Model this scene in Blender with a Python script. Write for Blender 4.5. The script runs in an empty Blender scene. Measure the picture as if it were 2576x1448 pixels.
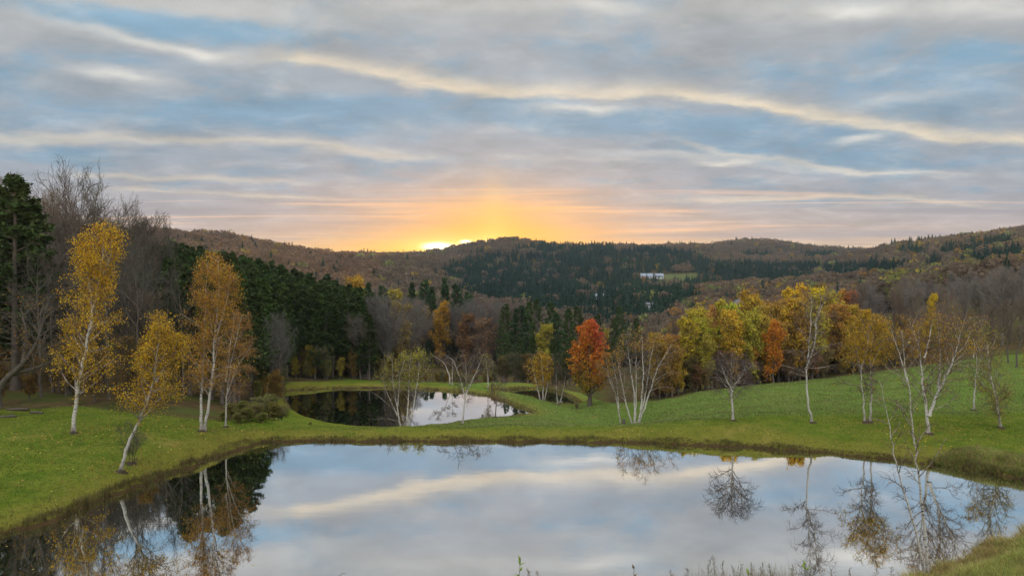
import bpy, math
import numpy as np

S = bpy.context.scene
COL = S.collection
# ------------------------------------------------------------------ camera, sky, sun, exposure
FPX, CX, HY, CAMZ = 1860.0, 1287.5, 715.0, 12.0      # photo seen as 2575 x 1448 points; level camera 12 m above the pond
cam = bpy.data.cameras.new('camera'); cam_o = bpy.data.objects.new('camera', cam); COL.objects.link(cam_o)
cam_o.location = (0, 0, CAMZ); cam_o.rotation_euler = (math.radians(90), 0, 0)
cam.sensor_width = 36; cam.lens = 36 * FPX / 2575; cam.shift_y = -9 / 2575; cam.clip_end = 6000; cam.clip_start = 0.1
S.camera = cam_o
S.view_settings.view_transform = 'Standard'; S.view_settings.look = 'None'
S.view_settings.exposure = 0; S.view_settings.gamma = 1; S.view_settings.use_curve_mapping = False
S.render.engine = 'CYCLES'
S.cycles.max_bounces = 6; S.cycles.diffuse_bounces = 2; S.cycles.glossy_bounces = 3; S.cycles.transmission_bounces = 3
S.cycles.volume_bounces = 0; S.cycles.use_denoising = True; S.cycles.caustics_reflective = False
SUN_AZ = math.atan((1262 - CX) / FPX); SUN_EL = math.radians(3.2)

def lin(r, g, b):
    f = lambda c: c / 12.92 if c <= 0.04045 else ((c + 0.055) / 1.055) ** 2.4
    return (f(r / 255), f(g / 255), f(b / 255), 1)

class G:
    """tiny node-graph helper"""
    def __init__(s, nt): s.nt = nt
    def put(s, sock, v):
        if isinstance(v, bpy.types.NodeSocket): s.nt.links.new(v, sock)
        else: sock.default_value = v
    def node(s, typ, **kw):
        n = s.nt.nodes.new(typ)
        for k, v in kw.items(): setattr(n, k, v)
        return n
    def m(s, op, a, b=None, c=None, clamp=False):
        n = s.node('ShaderNodeMath', operation=op, use_clamp=clamp)
        for i, v in enumerate((a, b, c)):
            if v is not None: s.put(n.inputs[i], v)
        return n.outputs[0]
    def add(s, a, b): return s.m('ADD', a, b)
    def sub(s, a, b): return s.m('SUBTRACT', a, b)
    def mul(s, a, b): return s.m('MULTIPLY', a, b)
    def ss(s, x, a, b):           # smoothstep
        n = s.node('ShaderNodeMapRange', interpolation_type='SMOOTHSTEP')
        s.put(n.inputs['Value'], x); n.inputs['From Min'].default_value = a; n.inputs['From Max'].default_value = b
        return n.outputs['Result']
    def mix(s, f, a, b, mode='MIX'):
        n = s.node('ShaderNodeMix', data_type='RGBA', blend_type=mode, clamp_factor=True)
        s.put(n.inputs[0], f); s.put(n.inputs[6], a); s.put(n.inputs[7], b)
        return n.outputs[2]
    def xyz(s, x, y, z):
        n = s.node('ShaderNodeCombineXYZ')
        for i, v in enumerate((x, y, z)): s.put(n.inputs[i], v)
        return n.outputs[0]
    def noise(s, vec, scale, detail=4, rough=0.5, dist=0.0, color=False):
        n = s.node('ShaderNodeTexNoise')
        if vec is not None: s.put(n.inputs['Vector'], vec)
        n.inputs['Scale'].default_value = scale; n.inputs['Detail'].default_value = detail
        n.inputs['Roughness'].default_value = rough; n.inputs['Distortion'].default_value = dist
        return n.outputs['Color' if color else 'Fac']
    def ramp(s, f, stops):
        n = s.node('ShaderNodeValToRGB'); e = n.color_ramp.elements
        while len(e) < len(stops): e.new(0.5)
        for i, (p, c) in enumerate(stops): e[i].position = p; e[i].color = c
        s.put(n.inputs[0], f); return n.outputs[0]
    def curve(s, f, pts):
        n = s.node('ShaderNodeFloatCurve'); c = n.mapping.curves[0]
        n.mapping.use_clip = True
        while len(c.points) < len(pts): c.points.new(0.5, 0.5)
        for p, q in zip(c.points, pts): p.location = q
        n.mapping.update(); s.put(n.inputs['Value'], f); return n.outputs[0]

def build_sky():
    w = bpy.data.worlds.new('World'); S.world = w; w.use_nodes = True
    nt = w.node_tree; nt.nodes.clear(); g = G(nt)
    d = g.node('ShaderNodeTexCoord').outputs['Generated']
    sp = g.node('ShaderNodeSeparateXYZ'); nt.links.new(d, sp.inputs[0]); dx, dy, dz = sp.outputs
    dyc = g.m('MAXIMUM', dy, 0.25); dzp = g.m('MAXIMUM', dz, 0.0)
    u0 = g.mul(g.m('DIVIDE', dx, dyc), FPX)                  # bearing right of north, as a tangent
    v0 = g.mul(g.m('DIVIDE', dzp, dyc), FPX)                 # height above the horizon, as a tangent
    h = g.add(dzp, 0.17)                                     # cloud sheet coordinates
    q = g.xyz(g.mul(g.m('DIVIDE', dx, h), 0.85), g.m('DIVIDE', dy, h), 0.0)
    wr = g.node('ShaderNodeSeparateColor'); nt.links.new(g.noise(q, 1.5, 4, 0.55, color=True), wr.inputs[0])
    fine = g.node('ShaderNodeSeparateColor'); nt.links.new(g.noise(q, 6.5, 6, 0.58, 0.2, color=True), fine.inputs[0])
    # warped tangents: u to the right (photo x), v down (photo y)
    near = g.ss(v0, 40.0, 420.0)
    u = g.add(g.add(u0, CX), g.mul(g.sub(wr.outputs[0], 0.5), 200.0))
    wv = g.add(g.mul(g.sub(wr.outputs[1], 0.5), 62.0), g.mul(g.sub(fine.outputs[0], 0.5), 46.0))
    v = g.add(g.sub(HY, v0), g.mul(wv, g.add(0.22, g.mul(near, 0.78))))
    def gauss(cu, cv, ru, rv, sl=0.0):
        a = g.mul(g.sub(u, cu), 1 / ru)
        b = g.mul(g.sub(g.sub(v, cv), g.mul(g.sub(u, cu), sl)), 1 / rv)
        return g.m('EXPONENT', g.mul(g.add(g.mul(a, a), g.mul(b, b)), -1.0))
    def total(lst):
        t = None
        for (cu, cv, ru, rv, sl, k) in lst:
            e = g.mul(gauss(cu, cv, ru, rv, sl), k); t = e if t is None else g.add(t, e)
        return t
    def band(pts, up, dn, fade):          # a cloud band along a polyline, soft above and crisper below
        un = g.m('MULTIPLY', u, 1 / 2575.0, clamp=True)
        c = g.mul(g.curve(un, [(x / 2575, y / 500) for x, y in pts]), 500.0)
        dd = g.sub(v, c)
        t = g.add(g.mul(g.m('MAXIMUM', dd, 0.0), 1 / dn), g.mul(g.m('MINIMUM', dd, 0.0), -1 / up))
        f = g.mul(g.ss(u, fade[0], fade[1]), g.sub(1.0, g.ss(u, fade[2], fade[3])))
        return g.mul(g.m('EXPONENT', g.mul(g.mul(t, t), -1.0)), f)
    base = g.ramp(g.mul(v, 1 / 720.0), [
        (0.0, lin(186, 185, 184)), (0.20, lin(168, 173, 181)), (0.42, lin(155, 168, 183)), (0.60, lin(160, 167, 181)),
        (0.71, lin(172, 169, 178)), (0.80, lin(190, 173, 172)), (0.86, lin(222, 190, 164)), (0.93, lin(246, 206, 150))])
    blue = total([
        (430, 62, 420, 34, 0.12, 1.1), (30, 210, 240, 80, 0, 0.5), (250, 305, 420, 30, 0, 0.7), (760, 285, 330, 55, 0.06, 0.95),
        (1080, 268, 250, 30, 0.08, 0.8), (1430, 285, 330, 34, 0.03, 0.9), (1750, 315, 330, 40, 0.08, 1.05), (2130, 395, 380, 42, 0.05, 1.0),
        (2420, 190, 230, 75, -0.15, 0.9), (1640, 130, 330, 42, 0.08, 0.5), (1960, 190, 260, 40, 0.0, 0.45), (150, 395, 260, 22, 0.03, 0.6),
        (500, 428, 400, 18, 0.05, 0.5), (1850, 470, 500, 20, 0.02, 0.55), (480, 470, 330, 13, 0.03, 0.45), (1650, 495, 220, 12, 0, 0.4),
        (1000, 410, 260, 14, 0.03, 0.5), (1880, 512, 300, 9, 0, 0.4), (2200, 505, 260, 9, 0, 0.35)])
    pat = g.noise(q, 3.2, 7, 0.6, 0.4)
    pat2 = g.noise(q, 6.0, 6, 0.55, 0.25)
    blue = g.add(blue, g.mul(g.sub(pat, 0.50), 3.4))
    blue = g.mul(blue, g.sub(1.0, g.ss(v, 470.0, 580.0)))
    bluec = g.mix(g.ss(v, 0.0, 420.0), lin(137, 173, 198), lin(129, 162, 188))
    col = g.mix(g.ss(blue, 0.0, 1.05), base, bluec)
    # pale bright veils
    veil = total([
        (370, 105, 200, 17, 0.24, 1.0), (500, 130, 60, 10, 0.25, 0.6), (590, 140, 60, 14, 0, 0.5), (310, 190, 110, 14, 0.10, 1.0), (560, 30, 320, 26, 0.08, 0.5),
        (1430, 268, 110, 12, 0.0, 0.9), (1500, 262, 60, 14, 0, 0.6), (2170, 352, 60, 10, -0.1, 1.1), (1845, 412, 70, 7, -0.03, 1.0),
        (2150, 30, 90, 18, 0, 0.9), (1530, 22, 110, 18, 0.1, 0.8), (2480, 30, 200, 30, 0, 0.6), (2300, 250, 140, 16, -0.1, 0.4),
        (2150, 430, 260, 8, 0.05, 0.6), (1700, 390, 200, 10, 0.05, 0.5), (1480, 400, 200, 10, 0.05, 0.35), (980, 395, 160, 8, 0.04, 0.4),
        (2000, 20, 500, 30, 0, 0.35), (1100, 12, 300, 20, 0, 0.3)])
    veil = g.add(veil, g.mul(g.ss(pat2, 0.46, 0.80), 0.35))
    col = g.mix(g.m('MULTIPLY', veil, 0.72, clamp=True), col, lin(236, 230, 222))
    # cream bands lit from below
    b1 = band([(0, 120), (650, 160), (845, 176), (1000, 202), (1180, 227), (1320, 235), (1500, 230), (1730, 238), (1900, 268), (2050, 300), (2220, 322), (2445, 352), (2575, 366)], 26, 11, (560, 800, 2540, 2900))
    b2 = band([(0, 346), (480, 360), (700, 362), (900, 378), (1150, 400), (2575, 480)], 13, 13, (-300, 20, 900, 1150))
    b3 = band([(0, 425), (250, 440), (560, 456), (900, 470), (2575, 520)], 8, 7, (120, 300, 560, 900))
    b4 = band([(0, 470), (350, 481), (850, 503), (1100, 512), (2575, 540)], 6, 6, (200, 380, 700, 1000))
    b5 = band([(0, 520), (1500, 505), (2000, 500), (2250, 520), (2575, 530)], 7, 6, (1550, 1900, 2350, 2575))
    b6 = band([(0, 300), (1550, 325), (1900, 400), (2200, 430), (2575, 440)], 6, 8, (1600, 1800, 2250, 2500))
    cream = g.add(g.add(g.mul(b1, g.add(0.25, g.mul(fine.outputs[1], 1.3))), g.mul(b2, 0.5)), g.add(g.mul(b3, 0.45), g.add(g.mul(b4, 0.5), g.add(g.mul(b5, 0.55), g.mul(b6, 0.4)))))
    col = g.mix(g.m('MULTIPLY', cream, 0.9, clamp=True), col, lin(243, 224, 198))
    shade = g.add(0.56, g.mul(g.noise(q, 3.6, 8, 0.62, 0.3), 0.82))
    col = g.mix(1.0, col, shade, 'MULTIPLY'); col = g.mix(1.0, col, (0.965, 0.995, 1.01, 1), 'MULTIPLY')
    # low layered streaks near the horizon
    qs = g.xyz(g.mul(u0, 1 / 900.0), g.mul(v0, 1 / 27.0), 3.0)
    st = g.noise(qs, 1.1, 5, 0.55, 0.6)
    low = g.mul(g.ss(v, 440.0, 540.0), g.sub(1.0, g.mul(g.ss(v, 590.0, 640.0), 0.6)))
    col = g.mix(g.mul(g.mul(g.ss(st, 0.50, 0.68), low), 0.85), col, lin(158, 154, 166))
    col = g.mix(g.mul(g.mul(g.ss(st, 0.47, 0.30), low), 0.85), col, lin(252, 208, 176))
    # glow round the sun
    def ell(cu, cv, ru, rv):
        a = g.mul(g.sub(g.add(u0, CX), cu), 1 / ru); b = g.mul(g.sub(g.sub(HY, v0), cv), 1 / rv)
        return g.m('EXPONENT', g.mul(g.add(g.mul(a, a), g.mul(b, b)), -1.0))
    col = g.mix(g.mul(ell(1230, 612, 400, 120), g.add(0.62, g.mul(g.sub(0.5, st), 0.9))), col, lin(255, 176, 108))
    col = g.mix(g.mul(ell(1240, 604, 210, 88), g.add(0.95, g.mul(g.sub(0.5, st), 0.5))), col, lin(255, 180, 58))
    col = g.mix(g.mul(ell(1180, 640, 340, 42), 0.95), col, lin(255, 190, 24))
    col = g.mix(g.mul(ell(1243, 545, 34, 95), 0.32), col, lin(255, 206, 120))
    col = g.mix(g.mul(ell(1245, 600, 60, 80), 0.35), col, lin(255, 206, 70))
    hot = g.ss(g.add(g.add(ell(1104, 621, 50, 14), g.mul(ell(1172, 608, 18, 7), 0.8)), g.add(g.mul(ell(1240, 610, 24, 10), 1.0), g.mul(g.sub(fine.outputs[2], 0.5), 0.35))), 0.25, 1.0)
    halo = g.add(ell(1110, 622, 105, 26), g.mul(ell(1235, 610, 50, 22), 0.6))
    col = g.mix(g.m('MULTIPLY', halo, 0.95, clamp=True), col, (1.25, 0.86, 0.22, 1))
    col = g.mix(g.m('MULTIPLY', hot, 0.98, clamp=True), col, (3.0, 2.6, 1.7, 1))
    # overcast brighter overhead; brightness added behind the camera to light the sides facing it
    up = g.add(1.0, g.add(g.mul(g.ss(dz, 0.37, 0.85), 1.9), g.mul(g.ss(dy, 0.15, -0.7), 2.6)))
    vm = g.node('ShaderNodeVectorMath', operation='SCALE'); nt.links.new(col, vm.inputs[0]); nt.links.new(up, vm.inputs['Scale'])
    bg = g.node('ShaderNodeBackground'); nt.links.new(vm.outputs[0], bg.inputs['Color']); bg.inputs['Strength'].default_value = 0.93
    sk = g.node('ShaderNodeTexSky', sky_type='NISHITA', sun_disc=False, sun_elevation=SUN_EL, sun_rotation=SUN_AZ, altitude=400)
    bg2 = g.node('ShaderNodeBackground'); nt.links.new(sk.outputs[0], bg2.inputs['Color']); bg2.inputs['Strength'].default_value = 0.012
    ad = g.node('ShaderNodeAddShader'); nt.links.new(bg.outputs[0], ad.inputs[0]); nt.links.new(bg2.outputs[0], ad.inputs[1])
    out = g.node('ShaderNodeOutputWorld'); nt.links.new(ad.outputs[0], out.inputs['Surface'])
    w.cycles.sampling_method = 'MANUAL'; w.cycles.sample_map_resolution = 512
build_sky()

sun = bpy.data.lights.new('sun', 'SUN'); sun.energy = 5.0; sun.angle = math.radians(0.5); sun.color = (1.0, 0.56, 0.24)
sun_o = bpy.data.objects.new('sun', sun); COL.objects.link(sun_o)
sun_o.rotation_euler = (math.radians(90) - SUN_EL, 0, math.pi - SUN_AZ)
sun_o.location = (0, 0, 300)

# ------------------------------------------------------------------ helpers
def W(px, py, Y): return np.array([(px - CX) / FPX * Y, Y, CAMZ - (py - HY) / FPX * Y])
def depth_at(py, z): return (CAMZ - z) * FPX / (py - HY)
def rngf(seed): return np.random.default_rng(seed)
def nrm(a): return a / np.maximum(np.linalg.norm(a, axis=-1, keepdims=True), 1e-9)
def sm01(x, a, b):
    t = np.clip((x - a) / (b - a), 0, 1); return t * t * (3 - 2 * t)

def mk_mesh(name, pieces, mats, tint=None):
    """pieces: list of (verts n x 3, faces m x k, material index, smooth)"""
    vs, loops, tot, mi, smo, off = [], [], [], [], [], 0
    for V, F, k, s in pieces:
        if len(F) == 0: continue
        vs.append(V); loops.append((F + off).ravel()); tot.append(np.full(len(F), F.shape[1])); mi.append(np.full(len(F), k)); smo.append(np.full(len(F), s)); off += len(V)
    me = bpy.data.meshes.new(name)
    V = np.concatenate(vs); L = np.concatenate(loops).astype(np.int32); T = np.concatenate(tot).astype(np.int32)
    me.vertices.add(len(V)); me.vertices.foreach_set('co', V.astype(np.float32).ravel())
    me.loops.add(len(L)); me.loops.foreach_set('vertex_index', L)
    me.polygons.add(len(T)); me.polygons.foreach_set('loop_start', np.concatenate([[0], np.cumsum(T)[:-1]]).astype(np.int32))
    me.polygons.foreach_set('material_index', np.concatenate(mi).astype(np.int32))
    me.polygons.foreach_set('use_smooth', np.concatenate(smo).astype(bool))
    for m in mats: me.materials.append(m)
    if tint is not None:
        a = me.attributes.new('tint', 'FLOAT_COLOR', 'POINT')
        a.data.foreach_set('color', np.concatenate([tint, np.ones((len(tint), 1))], 1).astype(np.float32).ravel())
    me.update(calc_edges=True)
    return me
def tag(o, label=None, cat=None, group=None, kind=None):
    for k, v in (('label', label), ('category', cat), ('group', group), ('kind', kind)):
        if v: o[k] = v
    return o
def link(name, me, parent=None, color=None):
    o = bpy.data.objects.new(name, me); COL.objects.link(o)
    if parent is not None: o.parent = parent
    if color is not None: o.color = (*color[:3], 1)
    return o
def thing(name, label, cat, loc, rz=0.0, sc=1.0, group=None):
    o = bpy.data.objects.new(name, None); COL.objects.link(o); o.empty_display_size = 0.2
    o.location = loc; o.rotation_euler = (0, 0, rz); o.scale = (sc,) * 3 if np.isscalar(sc) else sc
    return tag(o, label, cat, group)

# ------------------------------------------------------------------ materials
def mat(name):
    m = bpy.data.materials.new(name); m.use_nodes = True; nt = m.node_tree; nt.nodes.clear(); g = G(nt)
    g.out = g.node('ShaderNodeOutputMaterial'); return m, g
def foliage_mat(name, source, var=0.26, trans=0.3, dark=0.6):
    """leaf colour = the thing's own species colour, varied leaf by leaf"""
    m, g = mat(name)
    if source == 'object': c = g.node('ShaderNodeObjectInfo').outputs['Color']
    else: c = g.node('ShaderNodeAttribute', attribute_name='tint').outputs['Color']
    ge = g.node('ShaderNodeNewGeometry'); r = ge.outputs['Random Per Island']
    hs = g.node('ShaderNodeHueSaturation'); g.put(hs.inputs['Color'], c)
    g.put(hs.inputs['Hue'], g.add(0.5, g.mul(g.sub(r, 0.5), 0.05)))
    r2 = g.m('FRACT', g.mul(r, 37.7))
    g.put(hs.inputs['Value'], g.add(1 - var, g.mul(r2, 2 * var)))
    n = g.noise(g.node('ShaderNodeTexCoord').outputs['Object'], 0.55, 2)
    col = g.mix(g.mul(g.ss(n, 0.42, 0.68), 0.45), hs.outputs[0], g.mix(1.0, hs.outputs[0], (dark, dark * 0.95, dark * 0.8, 1), 'MULTIPLY'))
    d = g.node('ShaderNodeBsdfDiffuse'); g.put(d.inputs['Color'], col)
    t = g.node('ShaderNodeBsdfTranslucent'); g.put(t.inputs['Color'], col)
    x = g.node('ShaderNodeMixShader'); x.inputs[0].default_value = trans
    g.nt.links.new(d.outputs[0], x.inputs[1]); g.nt.links.new(t.outputs[0], x.inputs[2]); g.nt.links.new(x.outputs[0], g.out.inputs['Surface'])
    return m
def diffuse_mat(name, colf, rough=0.9, bump=None, spec=0.2):
    m, g = mat(name); b = g.node('ShaderNodeBsdfPrincipled')
    g.put(b.inputs['Base Color'], colf(g)); b.inputs['Roughness'].default_value = rough; b.inputs['Specular IOR Level'].default_value = spec
    if bump:
        bn = g.node('ShaderNodeBump'); g.put(bn.inputs['Height'], bump(g)); bn.inputs['Strength'].default_value = 0.6; bn.inputs['Distance'].default_value = 0.05
        g.nt.links.new(bn.outputs[0], b.inputs['Normal'])
    g.nt.links.new(b.outputs[0], g.out.inputs['Surface']); return m
oc = lambda g: g.node('ShaderNodeTexCoord').outputs['Object']
def birch_col(g):
    mp = g.node('ShaderNodeMapping'); g.put(mp.inputs['Vector'], oc(g)); mp.inputs['Scale'].default_value = (1, 1, 5.5)
    n = g.noise(mp.outputs[0], 2.6, 4, 0.65); n2 = g.noise(oc(g), 0.8, 3)
    c = g.mix(n2, lin(214, 206, 198), lin(176, 167, 158))
    c = g.mix(g.ss(n, 0.55, 0.64), c, lin(66, 57, 52))
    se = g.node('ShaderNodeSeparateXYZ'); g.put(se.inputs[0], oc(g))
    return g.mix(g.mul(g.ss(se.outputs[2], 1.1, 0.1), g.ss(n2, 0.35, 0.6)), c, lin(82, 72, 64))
M = {}
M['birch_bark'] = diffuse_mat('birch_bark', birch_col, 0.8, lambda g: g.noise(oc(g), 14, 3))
M['birch_limb'] = diffuse_mat('birch_limb', lambda g: g.mix(g.ss(g.noise(oc(g), 2.2, 3), 0.35, 0.7), lin(172, 158, 146), lin(104, 88, 76)), 0.85)
M['twig'] = diffuse_mat('twig', lambda g: g.mix(g.noise(oc(g), 1.2, 2), lin(112, 88, 74), lin(88, 66, 58)), 0.9)
M['bark'] = diffuse_mat('bark', lambda g: g.mix(g.noise(oc(g), 3.0, 5), lin(112, 102, 92), lin(66, 58, 51)), 0.9, lambda g: g.noise(oc(g), 6, 4))
def obj_twig(g):
    return g.mix(g.noise(oc(g), 0.7, 3), g.node('ShaderNodeObjectInfo').outputs['Color'], g.mix(1.0, g.node('ShaderNodeObjectInfo').outputs['Color'], (0.62, 0.6, 0.6, 1), 'MULTIPLY'))
M['bare_twig'] = diffuse_mat('bare_twig', obj_twig, 0.95)
M['leaf'] = foliage_mat('leaf', 'object')
M['needle'] = foliage_mat('needle', 'object', 0.4, 0.12)
M['far_leaf'] = foliage_mat('far_leaf', 'tint', 0.18, 0.42, 0.8)
M['blade'] = foliage_mat('blade', 'tint', 0.3, 0.3, 0.75)
M['soil'] = diffuse_mat('soil', lambda g: g.mix(g.noise(oc(g), 5, 4), lin(80, 66, 50), lin(50, 42, 34)), 1.0)
def attr(g, n): return g.node('ShaderNodeAttribute', attribute_name=n).outputs['Fac']
def ground_col(g):
    p = oc(g)
    n1 = g.noise(p, 0.10, 4, 0.6); n2 = g.noise(p, 0.75, 4, 0.65); n3 = g.noise(p, 6.0, 3, 0.7)
    mp = g.node('ShaderNodeMapping'); g.put(mp.inputs['Vector'], p); mp.inputs['Scale'].default_value = (0.25, 1.4, 1)
    n4 = g.noise(mp.outputs[0], 0.8, 4, 0.6)
    lawn = g.mix(g.ss(n2, 0.3, 0.72), lin(78, 98, 30), lin(106, 112, 44))
    lawn = g.mix(g.mul(g.ss(n1, 0.5, 0.72), 0.6), lawn, lin(62, 92, 24))
    lawn = g.mix(g.mul(g.ss(n4, 0.5, 0.75), 0.55), lawn, lin(110, 106, 46))
    mead = g.mix(g.ss(n2, 0.3, 0.75), lin(90, 114, 48), lin(104, 124, 58))
    mead = g.mix(g.mul(g.ss(n4, 0.52, 0.75), 0.6), mead, lin(60, 88, 32))
    c = g.mix(attr(g, 'meadow'), lawn, mead)
    c = g.mix(g.mul(attr(g, 'bank'), g.add(0.35, g.mul(n2, 0.6))), c, lin(116, 106, 48))
    c = g.mix(g.mul(g.ss(n3, 0.45, 0.8), 0.5), c, g.mix(1.0, c, (0.55, 0.58, 0.5, 1), 'MULTIPLY'))
    n5 = g.noise(p, 0.28, 5, 0.7, 0.6)
    c = g.mix(g.mul(g.ss(n5, 0.56, 0.72), 0.7), c, lin(128, 116, 60))
    c = g.mix(g.mul(g.ss(n5, 0.44, 0.30), 0.55), c, lin(54, 76, 26))
    leaf = g.node('ShaderNodeTexVoronoi'); g.put(leaf.inputs['Vector'], p); leaf.inputs['Scale'].default_value = 2.6
    c = g.mix(g.mul(g.ss(leaf.outputs['Distance'], 0.16, 0.10), g.ss(n1, 0.45, 0.6)), c, lin(176, 150, 78))
    wood = g.mix(g.ss(n2, 0.35, 0.65), lin(92, 76, 52), lin(66, 58, 40))
    wood = g.mix(g.mul(g.ss(n1, 0.5, 0.62), 0.7), wood, lin(72, 82, 40))
    c = g.mix(g.ss(g.add(attr(g, 'woodland'), g.mul(g.sub(n2, 0.5), 0.7)), 0.3, 0.7), c, wood)
    c = g.mix(g.ss(g.add(attr(g, 'field'), g.mul(g.sub(n2, 0.5), 0.4)), 0.35, 0.65), c, lin(88, 92, 54))
    return g.mix(g.ss(g.add(attr(g, 'shore'), g.mul(g.sub(n2, 0.5), 0.5)), 0.3, 0.8), c, lin(74, 60, 40))
M['ground'] = diffuse_mat('ground', ground_col, 1.0, lambda g: g.add(g.noise(oc(g), 9, 4, 0.7), g.mul(g.noise(oc(g), 1.2, 3), 1.5)), 0.0)
def water_mat(name, body, refl):
    m, g = mat(name)
    d = g.node('ShaderNodeBsdfDiffuse'); d.inputs['Color'].default_value = body
    gl = g.node('ShaderNodeBsdfGlossy'); gl.inputs['Color'].default_value = (0.97, 0.98, 1, 1); gl.inputs['Roughness'].default_value = 0.022
    mp = g.node('ShaderNodeMapping'); g.put(mp.inputs['Vector'], oc(g)); mp.inputs['Scale'].default_value = (0.9, 1.5, 1)
    bn = g.node('ShaderNodeBump'); g.put(bn.inputs['Height'], g.noise(mp.outputs[0], 0.8, 3, 0.5)); bn.inputs['Strength'].default_value = 0.035; bn.inputs['Distance'].default_value = 0.03
    g.nt.links.new(bn.outputs[0], gl.inputs['Normal'])
    lw = g.node('ShaderNodeLayerWeight'); lw.inputs[0].default_value = 0.5
    f = g.add(refl, g.mul(g.ss(lw.outputs['Facing'], 0.5, 1.0), 0.98 - refl))
    x = g.node('ShaderNodeMixShader'); g.put(x.inputs[0], f)
    g.nt.links.new(d.outputs[0], x.inputs[1]); g.nt.links.new(gl.outputs[0], x.inputs[2]); g.nt.links.new(x.outputs[0], g.out.inputs['Surface'])
    return m
M['water'] = water_mat('water', (0.02, 0.024, 0.012, 1), 0.80)

# ------------------------------------------------------------------ terrain
CTRL = []   # (photo x, distance Y, height z)
def c(px, Y, z=None, py=None): CTRL.append((px, Y, z if z is not None else CAMZ - (py - HY) / FPX * Y))
for px in (-1500, 300, 1287, 2300, 4000): c(px, 1.5, 10.1)
for px in (-800, 600, 1287, 2000, 3300): c(px, 10, 6.9); c(px, 20, 3.4)
for px in (-200, 300, 800, 1287, 1800, 2200): c(px, 26.6, 0.5)
c(2450, 33, .6); c(2700, 36, .8); c(3100, 36, 1.6); c(2500, 30, 1.0); c(2800, 28, 1.9)
c(-500, 36, 1.6); c(-300, 50, 2.2); c(-500, 70, 3.5)
c(0, 36, .35); c(0, 45, 1.15); c(0, 60, 1.8); c(185, 52, 1.5); c(303, 44.7, .7); c(510, 54, 1.3); c(440, 58, 1.25); c(720, 62, .5); c(620, 57, .7); c(420, 46, .45)
for px in (750, 1000, 1290, 1450): c(px, 57.8, .55); c(px, 60, .5)
c(1596, 58, .75); c(1596, 75, -2.45); c(1560, 77, -2.6); c(1700, 58.5, .95); c(1843, 58.5, 1.18); c(2040, 57.6, 1.25); c(2176, 58, 1.3); c(2100, 54.5, .6); c(2336, 54, 1.08); c(2448, 62, 1.47); c(2518, 55, 1.35); c(2575, 50, 1.1); c(2800, 50, 1.6); c(3100, 60, 3)
c(1000, 66, -1.6); c(800, 68, -1.3); c(1200, 68, -1.2); c(1290, 70, -1.0); c(1340, 80, py=1050); c(1420, 72, -1.7); c(1490, 67, -1.0)
c(1700, 82, -.56); c(1680, 74, -1.0); c(1930, 88, .17); c(2200, 92, 1.1); c(2500, 95, 2.75); c(2700, 95, 3.2); c(1800, 72, .3); c(2100, 74, 1.0); c(2350, 76, 1.9)
c(1483, 92, -3.1); c(1420, 92, -3.6); c(1540, 84, -2.4); c(1300, 94, -3.3); c(1355, 96, -3.8); c(1240, 102, -2.7); c(700, 84, -1.2); c(660, 100, -1.3); c(850, 108, -2.4); c(1050, 108, -2.6); c(1150, 104, -2.7)
c(1330, 118, -3.7); c(1470, 105, -3.6); c(1250, 122, -4.2)
c(900, 118, -2.5); c(1100, 124, -4.5); c(1300, 150, -8); c(1450, 150, -9); c(1200, 190, -10); c(1500, 250, -16); c(1700, 120, -5); c(1900, 130, -3); c(2200, 140, .5); c(2575, 140, 6); c(3000, 140, 9)
c(1600, 108, -4); c(1700, 200, -10); c(2000, 200, -3); c(2300, 220, 5); c(2575, 220, 10)
c(1290, 350, -20); c(1600, 350, -20); c(900, 300, -7); c(2000, 350, -8); c(2575, 350, 14); c(3000, 350, 22)
c(600, 220, 2); c(440, 180, 7); c(440, 120, 4); c(200, 100, 5.5); c(0, 100, 8); c(-300, 100, 12); c(0, 160, 16); c(200, 160, 12); c(0, 300, 26); c(-400, 300, 36); c(440, 350, 18); c(300, 75, 2.3); c(100, 78, 3.4)
c(650, 150, -.5); c(650, 110, -1.2); c(800, 150, -3); c(1000, 160, -6)
for px, py in ((100, 600), (300, 604), (440, 612), (560, 610), (640, 632), (740, 640), (830, 658), (900, 668), (-300, 590)): c(px, 800, py=py)
c(600, 500, 17); c(900, 550, 5); c(1000, 800, py=668); c(930, 1100, py=657); c(1060, 1100, py=654)
for px, py in ((1000, 655), (1090, 648), (1150, 633), (1220, 624), (1290, 617), (1350, 622), (1420, 633), (1500, 638), (1600, 640), (1700, 642)): c(px, 1200, py=py)
c(1350, 700, py=742); c(1350, 900, py=690); c(1150, 900, py=680); c(1650, 900, py=699); c(1730, 900, py=696); c(1500, 600, py=752); c(1780, 800, py=735); c(1900, 900, py=692); c(1650, 1050, py=672); c(1500, 900, py=690)
for px, py in ((1740, 634), (1800, 623), (1900, 617), (2000, 624), (2100, 638), (2150, 645), (2300, 650)): c(px, 1600, py=py)
for px, py in ((2150, 652), (2250, 636), (2330, 623), (2400, 612), (2500, 602), (2575, 596), (2900, 580), (3300, 580)): c(px, 1000, py=py)
c(2300, 600, py=684); c(2575, 600, py=648); c(2000, 1200, py=668); c(2000, 700, py=718); c(2900, 600, py=630)
for px in (-600, 200, 900, 1287, 1700, 2100, 2575, 3300): c(px, 2300, 15)
CT = np.array(CTRL)
def lp(x, y):
    yy = np.maximum(y + 12.0, 0.5); return np.stack([x / yy, np.log(yy)], -1)
cp = lp((CT[:, 0] - CX) / FPX * CT[:, 1], CT[:, 1])
def kern(r2): return 0.5 * r2 * np.log(r2 + 1e-12)
_d = ((cp[:, None] - cp[None]) ** 2).sum(-1); nC = len(CT)
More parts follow.
